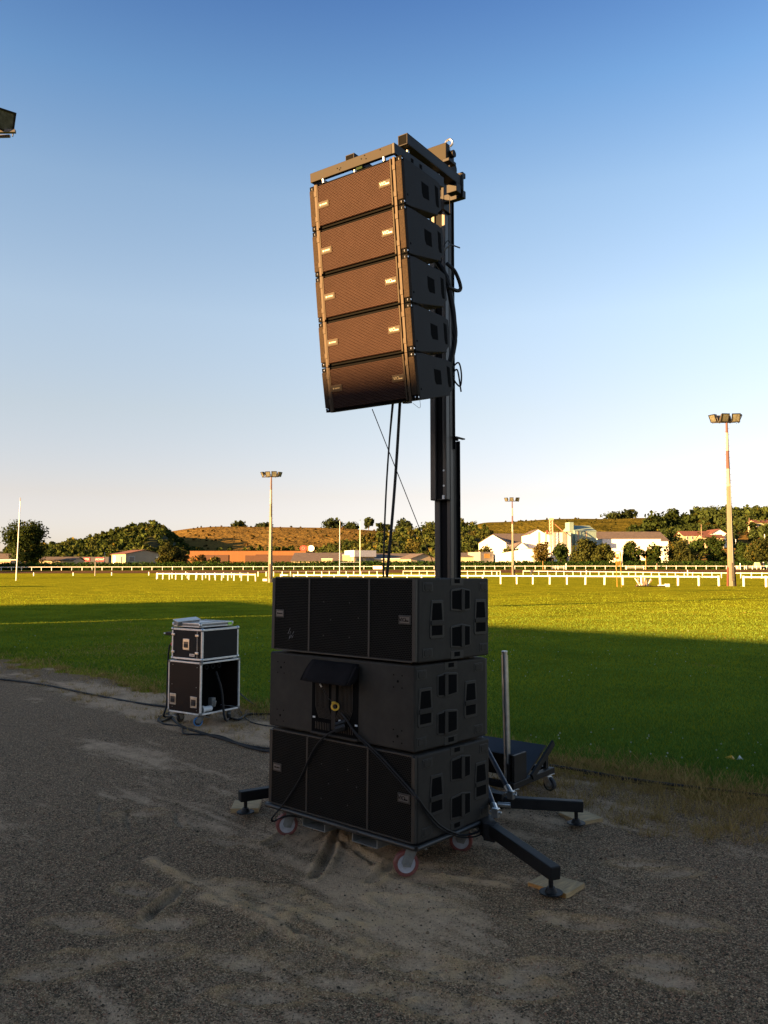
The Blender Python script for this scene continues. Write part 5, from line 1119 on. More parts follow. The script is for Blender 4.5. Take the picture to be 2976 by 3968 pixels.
fence('rail_fence', 'middle distance white rail at right behind the nearest one', [gd(2027, 186), g3(2330, 2235), g3(2740, 2239.5), g3(3080, 2243)], 1.0, 2.0, .09, .11)
fence('rail_fence', 'middle distance white rail just right of the mast foot', [gd(1562, 187), gd(1938, 185)], .98, 1.95, .1, .12)
fence('rail_fence', 'far white rail running the whole width before the hedge', [(-135, 219, 0), (-40, 219, 0), (40, 219, 0), (135, 219, 0)], .98, 2.75, .105, .11)
fence('rail_fence', 'free standing white posts with a thin wire beside the sand track', [gd(1000, 172), gd(1188, 176), gd(1490, 180)], 1.05, 1.75, .03, .17, overshoot=.0)
for px0, px1, lab in ((2139, 2185, 'white bench like barrier on the far rail behind the near rail'), (2495, 2488 - 60, 'white double barred barrier on the far rail right of the yellow frame'), (2842, 2860, 'short white barrier right of the tall mast by the far rail'), (2885, 2948, 'long white double barred barrier near the right edge')):
    fence('rail_barrier', lab, [gd(min(px0, px1), 217.6), gd(max(px0, px1), 217.6)], .95, 2.0, .12, .13, group='double barred white barriers', mid=True)
for i, (px, y, h, lab) in enumerate([(131, 178, .8, 'white marker peg furthest left, near the left goal post'), (284, 180, .75, 'white marker peg by the sand track left of the grey pole'), (433, 182, .8, 'white marker peg right of the grey pole'), (577, 183, .85, 'white marker peg left of the front left rail'), (720, 184, .9, 'white marker peg above the left end of the left rails'), (1925, 184, .9, 'thin peg on the sand right of the stack'), (2272, 190, 1.0, 'thin peg on the sand behind the near rail'), (2664, 180, 1.3, 'yellowish peg by the middle rail left of the tall mast')]):
    g = gd(px, y); t = thing('marker_peg', lab, 'peg', (g[0], y, float(GZ(y, g[0]))), (0, 0, 0), 'marker pegs beside the sand track'); MB().bx(-.09, .09, -.06, .06, -.2, h - .06).bx(-.06, .06, -.04, .04, h - .06, h).build('peg', m_white, t, .02)
bn = thing('rail_banner', 'white advertising banner fixed to the far rail left of the mast', 'banner', (*gd(1463, 218.7)[:2], float(GZ(218.7, 0))), (0, 0, 0)); MB().bx(-1.25, 1.25, -.03, .0, .1, .98).build('panel', m_white, bn); MB().bx(-1.3, 1.3, .002, .04, .9, .97).build('batten', m_galv, bn)
# ------------------------------------------------------------------ goal posts
m_gp = mat('goal_white', (.82, .8, .76), .5, var=.05)
def goal(label, pL, pR, H, xb=3.0, lean=0.0):
    a = Vector(pL); b = Vector(pR); t = thing('goal_post', label, 'goal', a, (0, 0, 0), 'white H shaped goals'); d = b - a
    for o in (Vector((0, 0, 0)), d): MB().cyl(o + Vector((0, 0, -.2)), o + Vector((lean, 0, H - .5)), .075, .06, 12).build('upright', m_gp, t, smooth=True); MB().cyl(o + Vector((lean, 0, H - .5)), o + Vector((lean, 0, H)), .055, .05, 10).build('tip', m_tarn, t)
    MB().cyl(Vector((lean * .25, 0, xb)), d + Vector((lean * .25, 0, xb)), .05, n=10).build('crossbar', m_gp, t, smooth=True)
zl = lambda p: (p[0], p[1], float(GZ(p[1], p[0])))
p1 = g3(62, 2250.5); hL = AD(77, 1928, p1[1])[2]; goal('near left goal post with one upright in view at the left edge', (p1[0] - 5.6, p1[1] + .5, 0), p1, hL, 3.05, .25)
pa, pb = zl(gd(1316, 180)), zl(gd(1395, 182)); goal('far goal with two tall uprights left of the hanging cables', pa, pb, AD(1316, 2011, 180)[2] - pa[2], 3.0)
# ------------------------------------------------------------------ floodlight masts
m_gpole = mat('pole_paint', (.42, .38, .3), .6, var=.15, vscale=2, metal=.1)
def mast_mat():
    m = bpy.data.materials.new('banded_pole'); m.use_nodes = True; n = m.node_tree.nodes; l = m.node_tree.links; b = n['Principled BSDF']
    tc = n.new('ShaderNodeTexCoord'); sx = n.new('ShaderNodeSeparateXYZ'); l.new(tc.outputs['Object'], sx.inputs[0]); cr = n.new('ShaderNodeValToRGB'); cr.color_ramp.interpolation = 'CONSTANT'
    mp = n.new('ShaderNodeMapRange'); mp.inputs[2].default_value = 16.7; l.new(sx.outputs['Z'], mp.inputs[0]); l.new(mp.outputs[0], cr.inputs[0])
    e = cr.color_ramp.elements; e[0].color = (.13, .12, .085, 1); e[1].position = .595; e[1].color = (.30, .28, .23, 1)
    for p, c in ((.70, (.10, .043, .034, 1)), (.81, (.30, .28, .23, 1)), (.92, (.10, .043, .034, 1))): q = e.new(p); q.color = c
    nz = n.new('ShaderNodeTexNoise'); nz.inputs['Scale'].default_value = 3; nz.inputs['Detail'].default_value = 8; l.new(tc.outputs['Object'], nz.inputs['Vector']); mx = n.new('ShaderNodeMix'); mx.data_type = 'RGBA'; mx.blend_type = 'MULTIPLY'; mx.inputs['Factor'].default_value = .35
    l.new(cr.outputs[0], mx.inputs['A']); l.new(nz.outputs['Color'], mx.inputs['B']); l.new(mx.outputs['Result'], b.inputs['Base Color']); b.inputs['Roughness'].default_value = .6; return m
m_band = mast_mat(); m_redp = mat('red_paint', (.13, .03, .02), .6, var=.3)
m_lampb = mat('lamp_housing', (.085, .078, .066), .5, metal=.3, var=.25); m_lampg = mat('lamp_glass', (.10, .10, .08), .12, var=.5, vscale=4, spec=.8)
def floodmast(label, x, y, z, H, heads, yaw=0.0, scale=1.0, redfoot=True):
    t = thing('floodlight_mast', label, 'floodlight', (x, y, z), (0, 0, 0), 'floodlight masts'); t.scale = (1, 1, 1); k = H / 16.7
    nn = 8; q = MB().tube([(0, 0, -.3), (0, 0, 3 * k), (0, 0, 9 * k), (0, 0, H)], [.36 * scale, .33 * scale, .23 * scale, .115 * scale], nn); q.build('pole', m_band, t)
    q = MB()
    for i in range(44):
        zz = H * (.2 + .76 * i / 43); r_ = np.interp(zz / H, [0, 1], [.33, .1]) * scale; s = -1 if i % 2 == 0 else 1; q.bar((s * r_ * .7, -.05, zz), (s * (r_ + .16), -.05, zz), .025, .025)
    q.build('climbing_rungs', m_galv, t)
    q = MB().tube([(.06, -.36 * scale, .9), (.06, -.24 * scale, H * .62)], .03, 6); q.build('conduit', m_galv, t)
    MB().bx(-.1, .14, -.43 * scale, -.32 * scale, .55, 2.35).build('cable_cover', m_lampb, t, .02)
    if redfoot:
        q = MB()
        for s in (-1, 1): q.prism([(s * .40 * scale, -.05), (s * .43 * scale, .0), (s * .355 * scale, 1.9), (s * .33 * scale, 1.9)], 1, -.16, .14)
        q.build('red_foot_paint', m_redp, t)
    q = MB(); W_ = 1.35 * scale; q.bar((-W_, -.12, H - .05), (W_, .12, H + .12), .12, .10); q.bar((-W_ * .8, .3, H), (W_ * .8, .3, H + .05), .08, .08); q.bar((-W_ * .4, -.2, H), (-W_ * .4, .5, H), .07, .07); q.bar((W_ * .4, -.2, H), (W_ * .4, .5, H), .07, .07); q.build('crossarm', m_lampb, t)
    for (hx, hy, az_, tilt, sz) in heads:
        M = Matrix.Translation((hx * scale, hy * scale, H + .45 * scale)) @ Matrix.Rotation(az_, 4, 'Z') @ Matrix.Rotation(tilt, 4, 'X')
        s = sz * scale; hb = MB(); hb.add([M @ Vector(v) for v in [(-.30 * s, -.1 * s, -.32 * s), (.30 * s, -.1 * s, -.32 * s), (.30 * s, -.1 * s, .32 * s), (-.30 * s, -.1 * s, .32 * s), (-.2 * s, .22 * s, -.16 * s), (.2 * s, .22 * s, -.16 * s), (.2 * s, .22 * s, .2 * s), (-.2 * s, .22 * s, .2 * s)]], [(3, 2, 1, 0), (4, 5, 6, 7), (0, 1, 5, 4), (1, 2, 6, 5), (2, 3, 7, 6), (3, 0, 4, 7)])
        hb.bx(-.05 * s, .05 * s, .2 * s, .32 * s, -.05 * s, .1 * s, M); lampo = hb.build('lamp', m_lampb, t)
        MB().bx(-.255 * s, .255 * s, -.115 * s, -.103 * s, -.275 * s, .275 * s, M).build('glass', m_lampg, lampo)
        f = MB(); [f.bx(*v, M) for v in ((-.31 * s, .31 * s, -.14 * s, -.1025 * s, -.33 * s, -.276 * s), (-.31 * s, .31 * s, -.14 * s, -.1025 * s, .276 * s, .33 * s), (-.31 * s, -.256 * s, -.14 * s, -.1025 * s, -.2755 * s, .2755 * s), (.256 * s, .31 * s, -.14 * s, -.1025 * s, -.2755 * s, .2755 * s))]; f.build('bezel', m_tarn if False else m_black, lampo)
        b2 = MB(); b2.bar(M @ Vector((-.32 * s, .0, -.02 * s)), M @ Vector((-.32 * s, .0, -.42 * s)), .03, .03); b2.bar(M @ Vector((.32 * s, 0, -.02 * s)), M @ Vector((.32 * s, .0, -.42 * s)), .03, .03); b2.build('bracket', m_galv, lampo)
    return t
six = [(-1.25, .1, R(-65), R(25), 1.25), (-.75, .55, R(150), R(20), 1.2), (-.3, -.2, R(8), R(22), 1.35), (.35, .55, R(180), R(20), 1.2), (.85, -.15, R(-8), R(20), 1.35), (1.3, .2, R(62), R(25), 1.3)]
four = [(-1.25, .1, R(-60), R(25), 1.15), (-.45, -.1, R(-14), R(20), 1.25), (.45, -.1, R(4), R(16), 1.3), (1.2, .1, R(52), R(25), 1.15)]
three = [(-1.3, 0, R(-50), R(25), 1.35), (-.15, -.1, R(-10), R(18), 1.45), (1.15, 0, R(20), R(22), 1.45)]
p = AT(2835, 2272.5, 0); floodmast('tall floodlight mast with six lamps at the right', p[0], p[1], 0, AD(2810, 1636, p[1])[2], six)
p = AT(1047, 2258, 0); floodmast('floodlight mast with four lamps left of the speaker tower', p[0], p[1], 0, AD(1048, 1848, p[1])[2] , four, scale=.85, redfoot=False)
p = AD(1988, 2232, 182); floodmast('small far floodlight mast with three lamps right of the speaker tower', p[0], 182, float(GZ(182, p[0])), AD(1988, 1946, 182)[2], three)
floodmast('floodlight whose lamp pokes in at the upper left edge', -13.95, 26.2, 0, 16.55, [(-1.2, 0, R(-30), R(20), 1), (1.0, -.0, R(38), R(28), 1.05), (-.2, .1, R(0), R(20), 1)], redfoot=False)
p = acp(6, 41.9); floodmast('floodlight mast standing west of the tall block shadow', p[0] - DX * 42, p[1] - DY * 42, 0, 16.0, [(-.8, 0, 0, R(20), 1), (.8, 0, 0, R(20), 1)], redfoot=False)
wbx = AT(1027, 2252.5); t = thing('electric_box', 'white box on the grass at the foot of the four lamp mast', 'box', (wbx[0], wbx[1], 0)); MB().bx(-.3, .3, -.2, .2, 0, .34).build('box', m_white, t, .02); MB().bx(-.32, .32, -.22, .22, .34, .37).build('lid', m_galv, t, .005)
# ------------------------------------------------------------------ small field equipment
p = AT(2400, 2276.5); yf = thing('judging_frame', 'narrow yellow frame of two posts with slanted slats in the field', 'frame', (p[0], p[1], 0), (0, 0, R(-8)))
hh = AD(2398, 2138, p[1])[2]
for s in (-1, 1): MB().bar((s * .2, 0, -.1), (s * .2 - .07, .0, hh), .07, .06).build('post', m_yel2, yf)
q = MB()
for i in range(11): z = hh - .25 - i * .105; q.bar((-.25, .0, z - .05), (.12, .02, z + .02 * (11 - i) / 3), .05, .045)
q.build('slats', m_yel2, yf); MB().bar((.17, .05, hh), (.34, .1, hh * .58), .05, .05).build('white_stay', m_white, yf); MB().bar((-.27, 0, hh), (.15, 0, hh + .01), .07, .05).build('top_bar', m_yel2, yf)
p = AT(2495, 2274.5); bs = thing('pole_rack', 'low rack with a fan of pale wooden poles on the grass', 'rack', (p[0], p[1], 0))
m_pole = mat('pale_poles', (.3, .22, .16), .6, var=.3)
for i in range(11):
    u = (i - 5) / 5; MB().bar((u * .38, .06 * math.sin(i * 2.1), .1), (u * .82 + .03 * math.sin(i * 5), .12 * math.cos(i * 3), .78 + .22 * math.cos(u * 1.3) - .12 * abs(math.sin(i * 7.1))), .075, .06).build('pole', m_pole if i % 3 else m_white, bs)
MB().bx(-.78, .7, -.22, .2, .0, .14).build('base', m_worn, bs, .02); MB().bar((-.78, -.1, .05), (-.52, .0, .42), .05, .05).build('stay', m_pole, bs)
p = AT(2560, 2274.5); t = thing('beam_pile', 'pile of white beams lying flat beside the pole rack', 'beams', (p[0], p[1], 0)); MB().bx(-.9, .5, -.1, .05, .0, .12).build('beam', m_worn, t, .01); MB().bx(-.2, .6, .06, .2, .0, .2).build('beam', m_white, t, .01); MB().bx(.45, .85, -.12, .2, .0, .30).build('block', m_wplast, t, .02)
g = gd(2935, 221); hz0 = float(GZ(221, g[0])); t = thing('hose_reel', 'pale green hose reel cart behind the barrier at the right edge', 'hose reel', (g[0], 221, hz0)); MB().cyl((-.6, 0, 1.25), (.5, 0, 1.25), .75, n=22).build('reel', mat('pale_hose', (.4, .45, .25), .6), t, smooth=True); MB().bx(.55, 1.5, -.5, .5, .3, 1.9).build('housing', m_black, t, .05); MB().bx(1.6, 1.8, -.2, .2, 0, 2.0).build('frame', m_white, t, .02); MB().bx(-.8, 1.6, -.4, .4, .3, .5).build('chassis', m_worn, t)
g = gd(2982, 221); t = thing('garden_tractor', 'small green tractor half out of frame at the right edge', 'tractor', (g[0], 221, hz0), (0, 0, R(5)))
MB().bx(-1.2, 1.2, -.5, .5, .55, 1.25).build('body', mat('tractor_green', (.05, .2, .12), .4), t, .12); MB().bx(-.3, .9, -.5, .5, 1.25, 2.1).build('cab', m_tarn, t, .08)
for xx, rr in ((-.8, .42), (.7, .6)):
    for yy in (-.62, .5): MB().cyl((xx, yy, rr), (xx, yy + .2, rr), rr, n=20).build('wheel', m_rub, t, smooth=True)
def pole(name, px, py0, py1, d, r_, lab, m, cat='pole', grp=None):
    g = AD(px, py0, d); t = AD(px, py1, d); o = thing(name, lab, cat, g, group=grp); L = t[2] - g[2]; MB().cyl((0, 0, -.3), (0, 0, L), r_, r_ * .7, 10).build('shaft', m, o, smooth=True); MB().cyl((0, 0, L), (0, 0, L + r_ * 2), r_ * 1.2, r_ * .3, 10).build('cap', m, o, smooth=True)
m_greyp = mat('grey_pole', (.35, .33, .3), .7, var=.2); m_brp = mat('wooden_pole', (.2, .14, .1), .85, var=.3)
pole('field_pole', 368, 2228, 2182, 178, .09, 'thin grey pole on the sand at left', m_greyp)
pole('utility_pole', 405, 2178, 2143, 250, .12, 'thin pole left of the pale gabled house', m_greyp)
pole('flag_pole', 2853, 2163, 2092, 250, .11, 'white flag pole right of the tall mast', m_white)
pole('flag_pole', 2965, 2140, 2073, 245, .13, 'white flag pole at the right edge over the dark tree', m_white)
pole('utility_pole', 2719, 2090, 2034, 330, .16, 'brown utility pole by the red roofed houses', m_brp)
pole('utility_pole', 2904, 2045, 2009, 400, .16, 'brown utility pole in the right hand wood', m_brp)
pole('utility_pole', 2503, 2204, 2158, 216, .12, 'orange topped pole on the far rail right of the yellow frame', m_yel2)
pole('utility_pole', 2194 - 90, 2204, 2176, 216, .1, 'pole with small yellow board on the far rail', m_yel2)
pole('field_pole', 2546, 2206, 2186, 216, .12, 'short brown post on the far rail', m_brp)
pole('field_pole', 2194, 2206, 2186, 216, .12, 'short pale post on the far rail behind the near rail', m_white)
pole('field_pole', 2869, 2209, 2186, 216, .14, 'short white post on the far rail right of the tall mast', m_white)

# ------------------------------------------------------------------ buildings
def wallm(name, col, var=.1, vs=.4, **k): return mat(name, col, .85, var=var, vscale=vs, spec=.2, detail=8, **k)
m_cream = wallm('cream_render', (.34, .30, .2)); m_tan = wallm('tan_render', (.34, .28, .2)); m_ora = wallm('orange_cladding', (.18, .082, .034), .08, 1.5, stretch=(1, 1, .05)); m_brn = wallm('dark_brown', (.075, .04, .027), .1, 1.5)
m_tile = mat('red_roof_tiles', (.11, .036, .022), .85, var=.4, vscale=3, stretch=(.5, .5, 3)); m_btile = mat('brown_roof_sheet', (.085, .066, .056), .85, var=.3, vscale=1.2, dirt=.3); m_whw = wallm('white_cladding', (.82, .79, .72), .06, 1.2, stretch=(1.5, 1.5, .1)); m_grw = wallm('grey_wall', (.2, .19, .18)); m_gre = wallm('pale_green_cladding', (.20, .28, .25), .08, 1.5, stretch=(1, 1, .05))
m_win = mat('window_glass', (.04, .05, .06), .1, spec=.8); m_shut = mat('white_shutter', (.75, .74, .7), .6); m_dark = mat('dark_store_wall', (.03, .032, .045), .6, var=.15); m_rsign = mat('red_sign', (.35, .02, .03), .5); m_wsign = mat('white_sign', (.85, .82, .8), .5)
def wall_frame(px0, px1, d, ybase=None):      # world frame for a building seen between two pixels, front facing the camera
    a = AD(px0, 2204, d); b = AD(px1, 2204, d); zb = float(GZ(d, a[0])) - .3; return a[0], b[0], zb
def zt(py, d): return AD(CX, py, d)[2]
def building(name, label, px0, px1, ytop, d, depth, m, cat='building', roof=None, rise=0, ridge='x', m_roof=None, over=.25, yaw=0, group=None):
    """box building, optional gable roof with ridge along x or y. Local: x along front from left corner, y back."""
    x0, x1, zb = wall_frame(px0, px1, d); Wd = (x1 - x0); h = zt(ytop, d) - zb
    t = thing(name, label, cat, (x0, d, zb), (0, 0, yaw), group); Wd /= max(.3, math.cos(yaw))
    if roof == 'gable':
        if ridge == 'y':   # gable faces the camera
            MB().prism([(0, 0), (Wd, 0), (Wd, h), (Wd / 2, h + rise), (0, h)], 1, 0, depth).build('wall', m, t)
            q = MB(); th = .14
            for s in (0, 1):
                xa, xb = (-over, Wd / 2) if s == 0 else (Wd + over, Wd / 2); za = h - rise * over / (Wd / 2)
                q.add([(xa, -over, za + .02), (xb, -over, h + rise + .02), (xb, depth + over, h + rise + .02), (xa, depth + over, za + .02), (xa, -over, za + th), (xb, -over, h + rise + th), (xb, depth + over, h + rise + th), (xa, depth + over, za + th)], [(0, 3, 2, 1), (4, 5, 6, 7), (0, 1, 5, 4), (1, 2, 6, 5), (2, 3, 7, 6), (3, 0, 4, 7)])
            q.build('roof', m_roof, t)
        else:
            MB().prism([(0, 0), (depth, 0), (depth, h), (depth / 2, h + rise), (0, h)], 0, 0, Wd).build('wall', m, t)
            q = MB(); th = .14
            for s in (0, 1):
                ya, yb = (-over, depth / 2) if s == 0 else (depth + over, depth / 2); za = h - rise * over / (depth / 2)
                q.add([(-over, ya, za + .02), (-over, yb, h + rise + .02), (Wd + over, yb, h + rise + .02), (Wd + over, ya, za + .02), (-over, ya, za + th), (-over, yb, h + rise + th), (Wd + over, yb, h + rise + th), (Wd + over, ya, za + th)], [(0, 1, 2, 3), (7, 6, 5, 4), (0, 4, 5, 1), (1, 5, 6, 2), (2, 6, 7, 3), (3, 7, 4, 0)])
            q.build('roof', m_roof, t)
    else:
        MB().bx(0, Wd, 0, depth, 0, h).build('wall', m, t); MB().bx(-.08, Wd + .08, -.08, depth + .08, h, h + .12).build('roof', m_roof or m, t)
    t['_w'] = Wd; t['_h'] = h; return t, Wd, h, zb
def window(t, x0, x1, z0, z1, shut=False, side=None):
    q = MB(); 
    def B(q, a, b, c, d_, e, f):
        if side == 'left': q.bx(c, d_, a, b, e, f)
        else: q.bx(a, b, c, d_, e, f)
    B(q, x0 - .08, x1 + .08, -.05, -.003, z0 - .08, z1 + .08); w_ = q.build('window', m_shut, t); q = MB(); B(q, x0, x1, -.07, -.052, z0, z1); q.build('shutter' if shut else 'pane', m_shut if shut else m_win, w_)
# pale house with red roof
t, W_, h_, zb = building('house', 'pale gabled house with low red tiled roof and white shutters at left', 486, 603, 2146, 262, 11, m_tan, 'house', 'gable', 1.35, 'y', m_tile, .5, R(42))
MB().bx(-.006, -.001, .02, 10.98, .02, h_ - .02).build('lit_tone_sheet', m_cream, t)  # thin paler sheet; the sunlit look of this wall is in its colour
window(t, 1.2, 2.9, h_ - 2.6, h_ - .9); window(t, W_ - 2.6, W_ - .9, h_ - 2.6, h_ - .9, True); window(t, 2.2, 3.6, h_ - 2.8, h_ - .7, False, 'left'); window(t, 8, 9.6, h_ - 3, h_ - .6, True, 'left')
building('low_building', 'low brown roofed building left of the red store signs', 150, 284, 2171, 246, 9, m_tan, 'building', 'gable', 1.0, 'x', m_btile, .4)
building('low_building', 'pale building half hidden behind the left tree', -30, 40, 2165, 258, 8, m_tan, 'building', 'gable', 1.6, 'x', m_btile, .4)
t, W_, h_, zb = building('store', 'dark store with red signs reading ITO and ACHAT', 312, 420, 2159, 285, 14, m_dark, 'store', None)
pxm = W_ / 108
for x0, x1, s, lab in ((12, 36, 'ITO', 'sign'), (58, 91, 'ACHAT', 'sign')):
    sg = MB().bx(x0 * pxm, x1 * pxm, -.12, -.004, h_ - 1.45, h_ - .15).build('sign', m_rsign, t); text_mesh('lettering', s, .95, m_wsign, sg, face_negy((x0 + x1) / 2 * pxm, -.13, h_ - .8), .01)
t, W_, h_, zb = building('warehouse', 'long orange flat warehouse with darker brown lower slabs', 735, 1185, 2136, 300, 26, m_ora, 'warehouse', None)
f_ = W_ / 450
q = MB(); q.bx(55 * f_, 150 * f_, -.25, -.004, 0, h_ - 1.35); q.build('dark_brown_slab', m_brn, t); q = MB().bx(215 * f_, 448 * f_, -.25, -.004, 0, h_ - 1.55); q.build('dark_brown_slab', m_brn, t); MB().bx(255 * f_, 300 * f_, -.27, -.251, h_ - 1.7, h_ - 1.2).build('dark_brown_slab', m_brn, t)  # darker brown slabs set on the lower orange wall
MB().bx(-18 * f_, -.01, .2, 20, 0, h_ - 1.3).build('annex', m_ora, t)
sg = thing('roof_sign', 'red oval sign and white disc on a stand over the orange warehouse', 'sign', (AD(1176, 2136, 306)[0], 306, zt(2137, 306)))
MB().prism([(1.45 * math.cos(a), 1.2 + 1.1 * math.sin(a)) for a in np.linspace(0, 6.28, 25)[:-1]], 1, -.2, .2).build('red_oval', mat('dull_red_sign', (.35, .05, .04), .5), sg)
MB().ring((0, -.22, 1.2), (0, 1, 0), .5, .12, 18, 6).build('letter_ring', mat('faded_sign', (.42, .2, .13), .6), sg)
MB().prism([(2.9 + 1.25 * math.cos(a), 1.2 + 1.2 * math.sin(a)) for a in np.linspace(0, 6.28, 25)[:-1]], 1, -.2, .2).build('white_disc', m_wsign, sg)
MB().bx(1.55, 1.85, -.25, .1, .0, 2.2).bx(1.3, 1.54, -.25, .1, .0, .4).build('yellow_letter', m_yel2, sg); q = MB(); [q.bx(x - .08, x + .08, -.1, .1, -.8, .4) for x in (-.6, .6, 2.5, 3.3)]; q.build('stand', m_galv, sg)
# brown roofed sheds in the middle
t, W_, h_, zb = building('shed', 'wide low shed with big brown sloping roof right of the orange warehouse', 1130, 1372, 2174, 268, 24, m_cream, 'shed', 'gable', 2.9, 'x', m_btile, .4)
building('shed_annex', 'little cream lean-to with white eave under the brown roof', 1245, 1288, 2166, 262, 4, m_cream, 'shed', None, m_roof=m_whw)
building('shed_annex', 'cream lean-to with windows left of the grey fascia box', 1326, 1372, 2151, 264, 5, m_cream, 'shed', None, m_roof=m_whw)
t, W_, h_, zb = building('entrance_block', 'block with large pale grey fascia box above a dark entrance', 1372, 1450, 2159, 262, 8, m_tan, 'building', None, yaw=R(26)); MB().bx(-.4, W_ + .2, -1.0, 7, h_ + .13, h_ + 2.25).build('fascia', mat('fascia_grey', (.5, .5, .53), .5), t); MB().bx(W_ * .1, W_ * .42, -.06, -.004, h_ - 1.4, h_ - .3).build('window', m_win, t); MB().bx(W_ * .55, W_ * .98, -.06, -.004, h_ - 1.6, h_ - .3).build('doorway', m_win, t)
t, W_, h_, zb = building('shed', 'long low shed with grey brown roof left of the mast', 1430, 1610, 2166, 266, 20, m_cream, 'shed', 'gable', 1.9, 'x', m_btile, .4); MB().bx(.0, W_, -.5, -.42, h_ - .1, h_ + .12).build('eave', m_whw, t)
t, W_, h_, zb = building('shed', 'shed with grey gable wall and dark door left of the mast', 1592, 1690, 2165, 258, 10, m_tan, 'shed', 'gable', 1.6, 'y', m_btile, .4, R(22)); MB().bx(W_ * .25, W_ * .5, -.06, -.004, h_ - 1.2, h_ - .4).build('doorway', m_win, t)
building('shed', 'shed with cream wall and grey roof just right of the mast', 1700, 1862, 2158, 262, 16, m_cream, 'shed', 'gable', 1.4, 'x', m_btile, .3)
t, W_, h_, zb = building('shop_wall', 'grey tan flat building with a yellow sign board', 1862, 1916, 2140, 258, 8, m_grw, 'building', None, yaw=R(24)); sg = MB().bx(W_ * .3, W_ * .72, -.1, -.004, h_ - 1.9, h_ - .4).build('sign', m_yel2, t); q = MB(); [q.bx(W_ * .34, W_ * (.56 + .06 * (i % 2)), -.12, -.101, h_ - .8 - i * .35, h_ - .65 - i * .35) for i in range(3)]; q.build('emblem', mat('sign_orange', (.5, .22, .03), .6), sg)
# white works
x0, x1, zb = wall_frame(1928, 2108, 256); t = thing('white_shed', 'bright white shed with slanting roof line and small poster', 'shed', (x0, 256, zb)); W_ = x1 - x0; hl, hr2 = zt(2146, 256) - zb, zt(2127, 256) - zb
MB().prism([(0, 0), (W_, 0), (W_, hr2 - .1), (W_ * .62, hr2), (W_ * .35, hl + (hr2 - hl) * .55), (0, hl)], 1, 0, 10).build('wall', m_whw, t); MB().bx(W_ * .70, W_ * .775, -.08, -.004, .4, 2.6).build('poster', mat('poster', (.35, .25, .3), .6, var=.5, vscale=2), t); MB().bx(W_ * .62, W_, -.1, 10, hr2 + .003, hr2 + .12).build('roof', m_galv, t)
t, W_, h_, zb = building('gabled_shed', 'cream white gabled shed behind dark shrubs', 1856, 1958, 2104, 300, 40, m_whw, 'shed', 'gable', 3.1, 'y', m_btile, .3, R(-14))
building('gabled_shed', 'small white gabled shed behind the slanting white shed', 1991, 2050, 2126, 282, 14, m_whw, 'shed', 'gable', 2.3, 'y', m_btile, .3)
building('shed', 'dark roofed long shed behind the small white gable', 1935, 2056, 2106, 330, 30, m_grw, 'shed', 'gable', 4.6, 'x', m_btile, .3)
t, W_, h_, zb = building('silo_hall', 'tall white gabled hall of the works', 2051, 2120, 2071, 310, 16, m_whw, 'hall', 'gable', 2.0, 'y', m_btile, .2); MB().bx(W_ * .52, W_ * .64, -.05, -.004, h_ * .55, h_ + .9).build('stripe', m_tan, t)
t, W_, h_, zb = building('panelled_silo', 'tall panelled silo block with rusty top rim', 2121, 2215, 2061, 306, 10, m_tan, 'silo', None, m_roof=m_tile)
for k in range(6): MB().bx(W_ * (k / 6 + .015), W_ * ((k + 1) / 6 - .015), -.12, -.004, .2, h_ - .3).build('panel', m_whw if k in (0, 1, 2) else m_grw if k in (4,) else wallm('pale_panel', (.55, .52, .48)), t)
t, W_, h_, zb = building('green_hopper', 'pale green clad hopper building with a raised left tower', 2230, 2318, 2058, 312, 12, m_gre, 'building', 'gable', 2.4, 'x', m_gre, .15, R(12)); MB().bx(-1.7, -.005, 1, 5, 0, zt(2023, 312) - zb).build('stair_tower', m_gre, t); MB().bx(.02, W_ - .02, -.08, -.004, 0, h_ * .52).build('white_base', m_whw, t)
for k in (.12, .5): MB().bx(W_ * k, W_ * (k + .06), -.07, -.004, h_ * .53, h_ - .1).build('stripe', m_tan, t)
x, zb = AD(2138, 2204, 305)[0], float(GZ(305, 50)); t = thing('elevator_tower', 'thin lattice grain elevator tower with a slanting pipe', 'tower', (x, 305, zb)); zt_ = zt(2008, 305) - zb; q = MB()
for sx in (-.55, .55):
    for sy in (-.5, .5): q.bar((sx, sy, 8), (sx, sy, zt_), .14, .14)
for i in range(9): z = 9 + i * (zt_ - 9) / 9; q.bar((-.55, -.5, z), (.55, -.5, z + 1.0), .1, .1); q.bar((-.55, -.5, z), (.55, -.5, z), .1, .1)
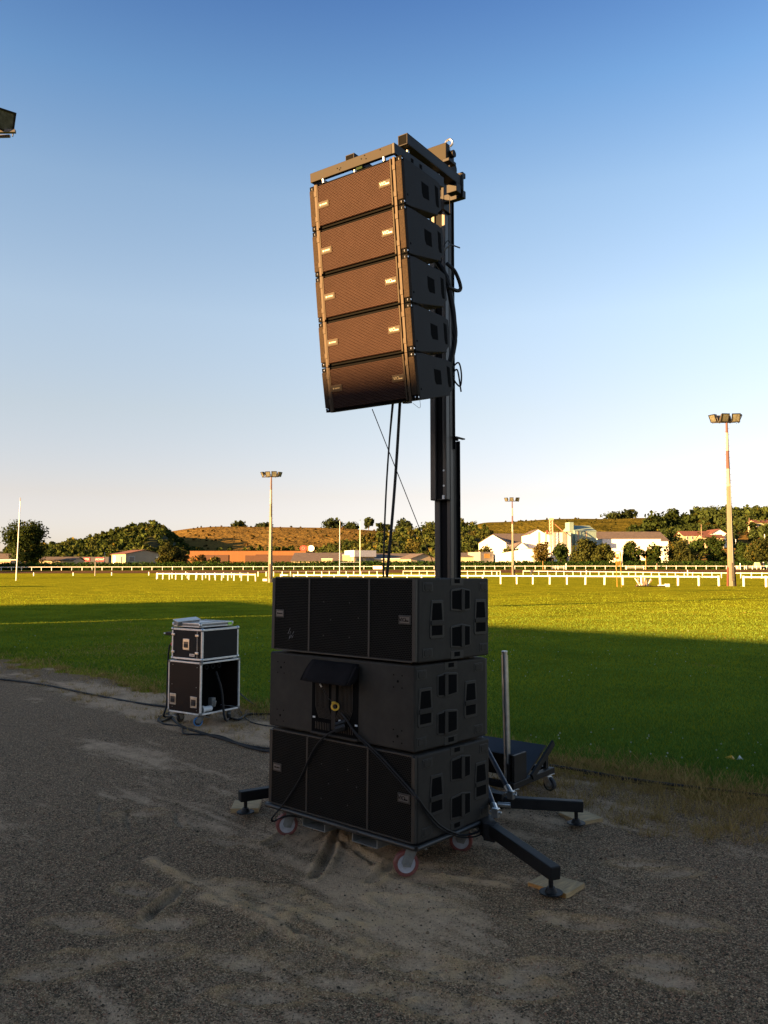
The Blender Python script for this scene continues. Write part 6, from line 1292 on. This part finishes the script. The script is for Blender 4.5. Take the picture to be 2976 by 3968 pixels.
q.build('lattice', wallm('tower_paint', (.5, .42, .3)), t); MB().bx(-.7, .9, -.6, .6, zt_ - .8, zt_).build('head', m_tan, t); MB().tube([(.6, 0, zt_ - 1.5), (6.2, 0, zt_ - 6.6)], .16, 8).build('pipe', mat('rusty_pipe', (.3, .14, .07), .8, var=.3), t); MB().bx(-1.9, -1.2, -.3, .3, zt_ - 6.2, zt_ - 4.6).build('flue', m_redp, t); MB().bx(-.2, .2, -.2, .2, 0, 8.2).build('leg', m_tan, t)
# right hand barns and houses
t, W_, h_, zb = building('barn', 'large barn with brown mossy roof below the wood', 2325, 2592, 2095, 340, 22, m_whw, 'barn', 'gable', 4.2, 'x', m_btile, .4)
t, W_, h_, zb = building('long_shed', 'long pale shed in front of the brown barn', 2336, 2563, 2089, 318, 12, m_whw, 'shed', None, m_roof=m_grw)
t, W_, h_, zb = building('low_shed', 'low white shed left of the two small trees', 2372, 2412, 2126, 296, 6, m_whw, 'shed', None)
x0, x1, zb = wall_frame(2553, 2594, 268); t = thing('box_lorry', 'pink lit white box lorry parked right of the twin trees', 'lorry', (x0, 268, zb + .3)); W_ = x1 - x0; MB().bx(0, W_, 0, 7, 1.0, zt(2123, 268) - zb - .3).build('box_body', m_whw, t, .04); MB().bx(.1, W_ - .1, 0, 7, .5, .99).build('chassis', m_black, t)
for xx in (.3, W_ - .6): 
    for yy in (.8, 5.5): MB().cyl((xx, yy, .45), (xx + .3, yy, .45), .45, n=16).build('wheel', m_rub, t, smooth=True)
t, W_, h_, zb = building('red_roof_house', 'long low house with red roof on the slope at right', 2650, 2768, 2074, 352, 9, m_cream, 'house', 'gable', 1.9, 'x', m_tile, .5)
for k in range(5): window(t, W_ * (.12 + .17 * k), W_ * (.17 + .17 * k), h_ - 1.8, h_ - .5)
t, W_, h_, zb = building('red_roof_house', 'white gabled house with red roof left of the tall mast', 2762, 2818, 2067, 350, 12, m_whw, 'house', 'gable', 1.9, 'y', m_tile, .5)
building('red_roof_house', 'low annex with red roof in front of the white gable', 2728, 2808, 2083, 342, 7, m_cream, 'house', 'gable', 1.3, 'x', m_tile, .4)
t, W_, h_, zb = building('hill_house', 'cream house with red hipped roof high at the right edge', 2935, 3010, 2024, 400, 9, m_cream, 'house', 'gable', 1.4, 'x', m_tile, .6); window(t, W_ * .15, W_ * .27, h_ - 2.2, h_ - 1.0)
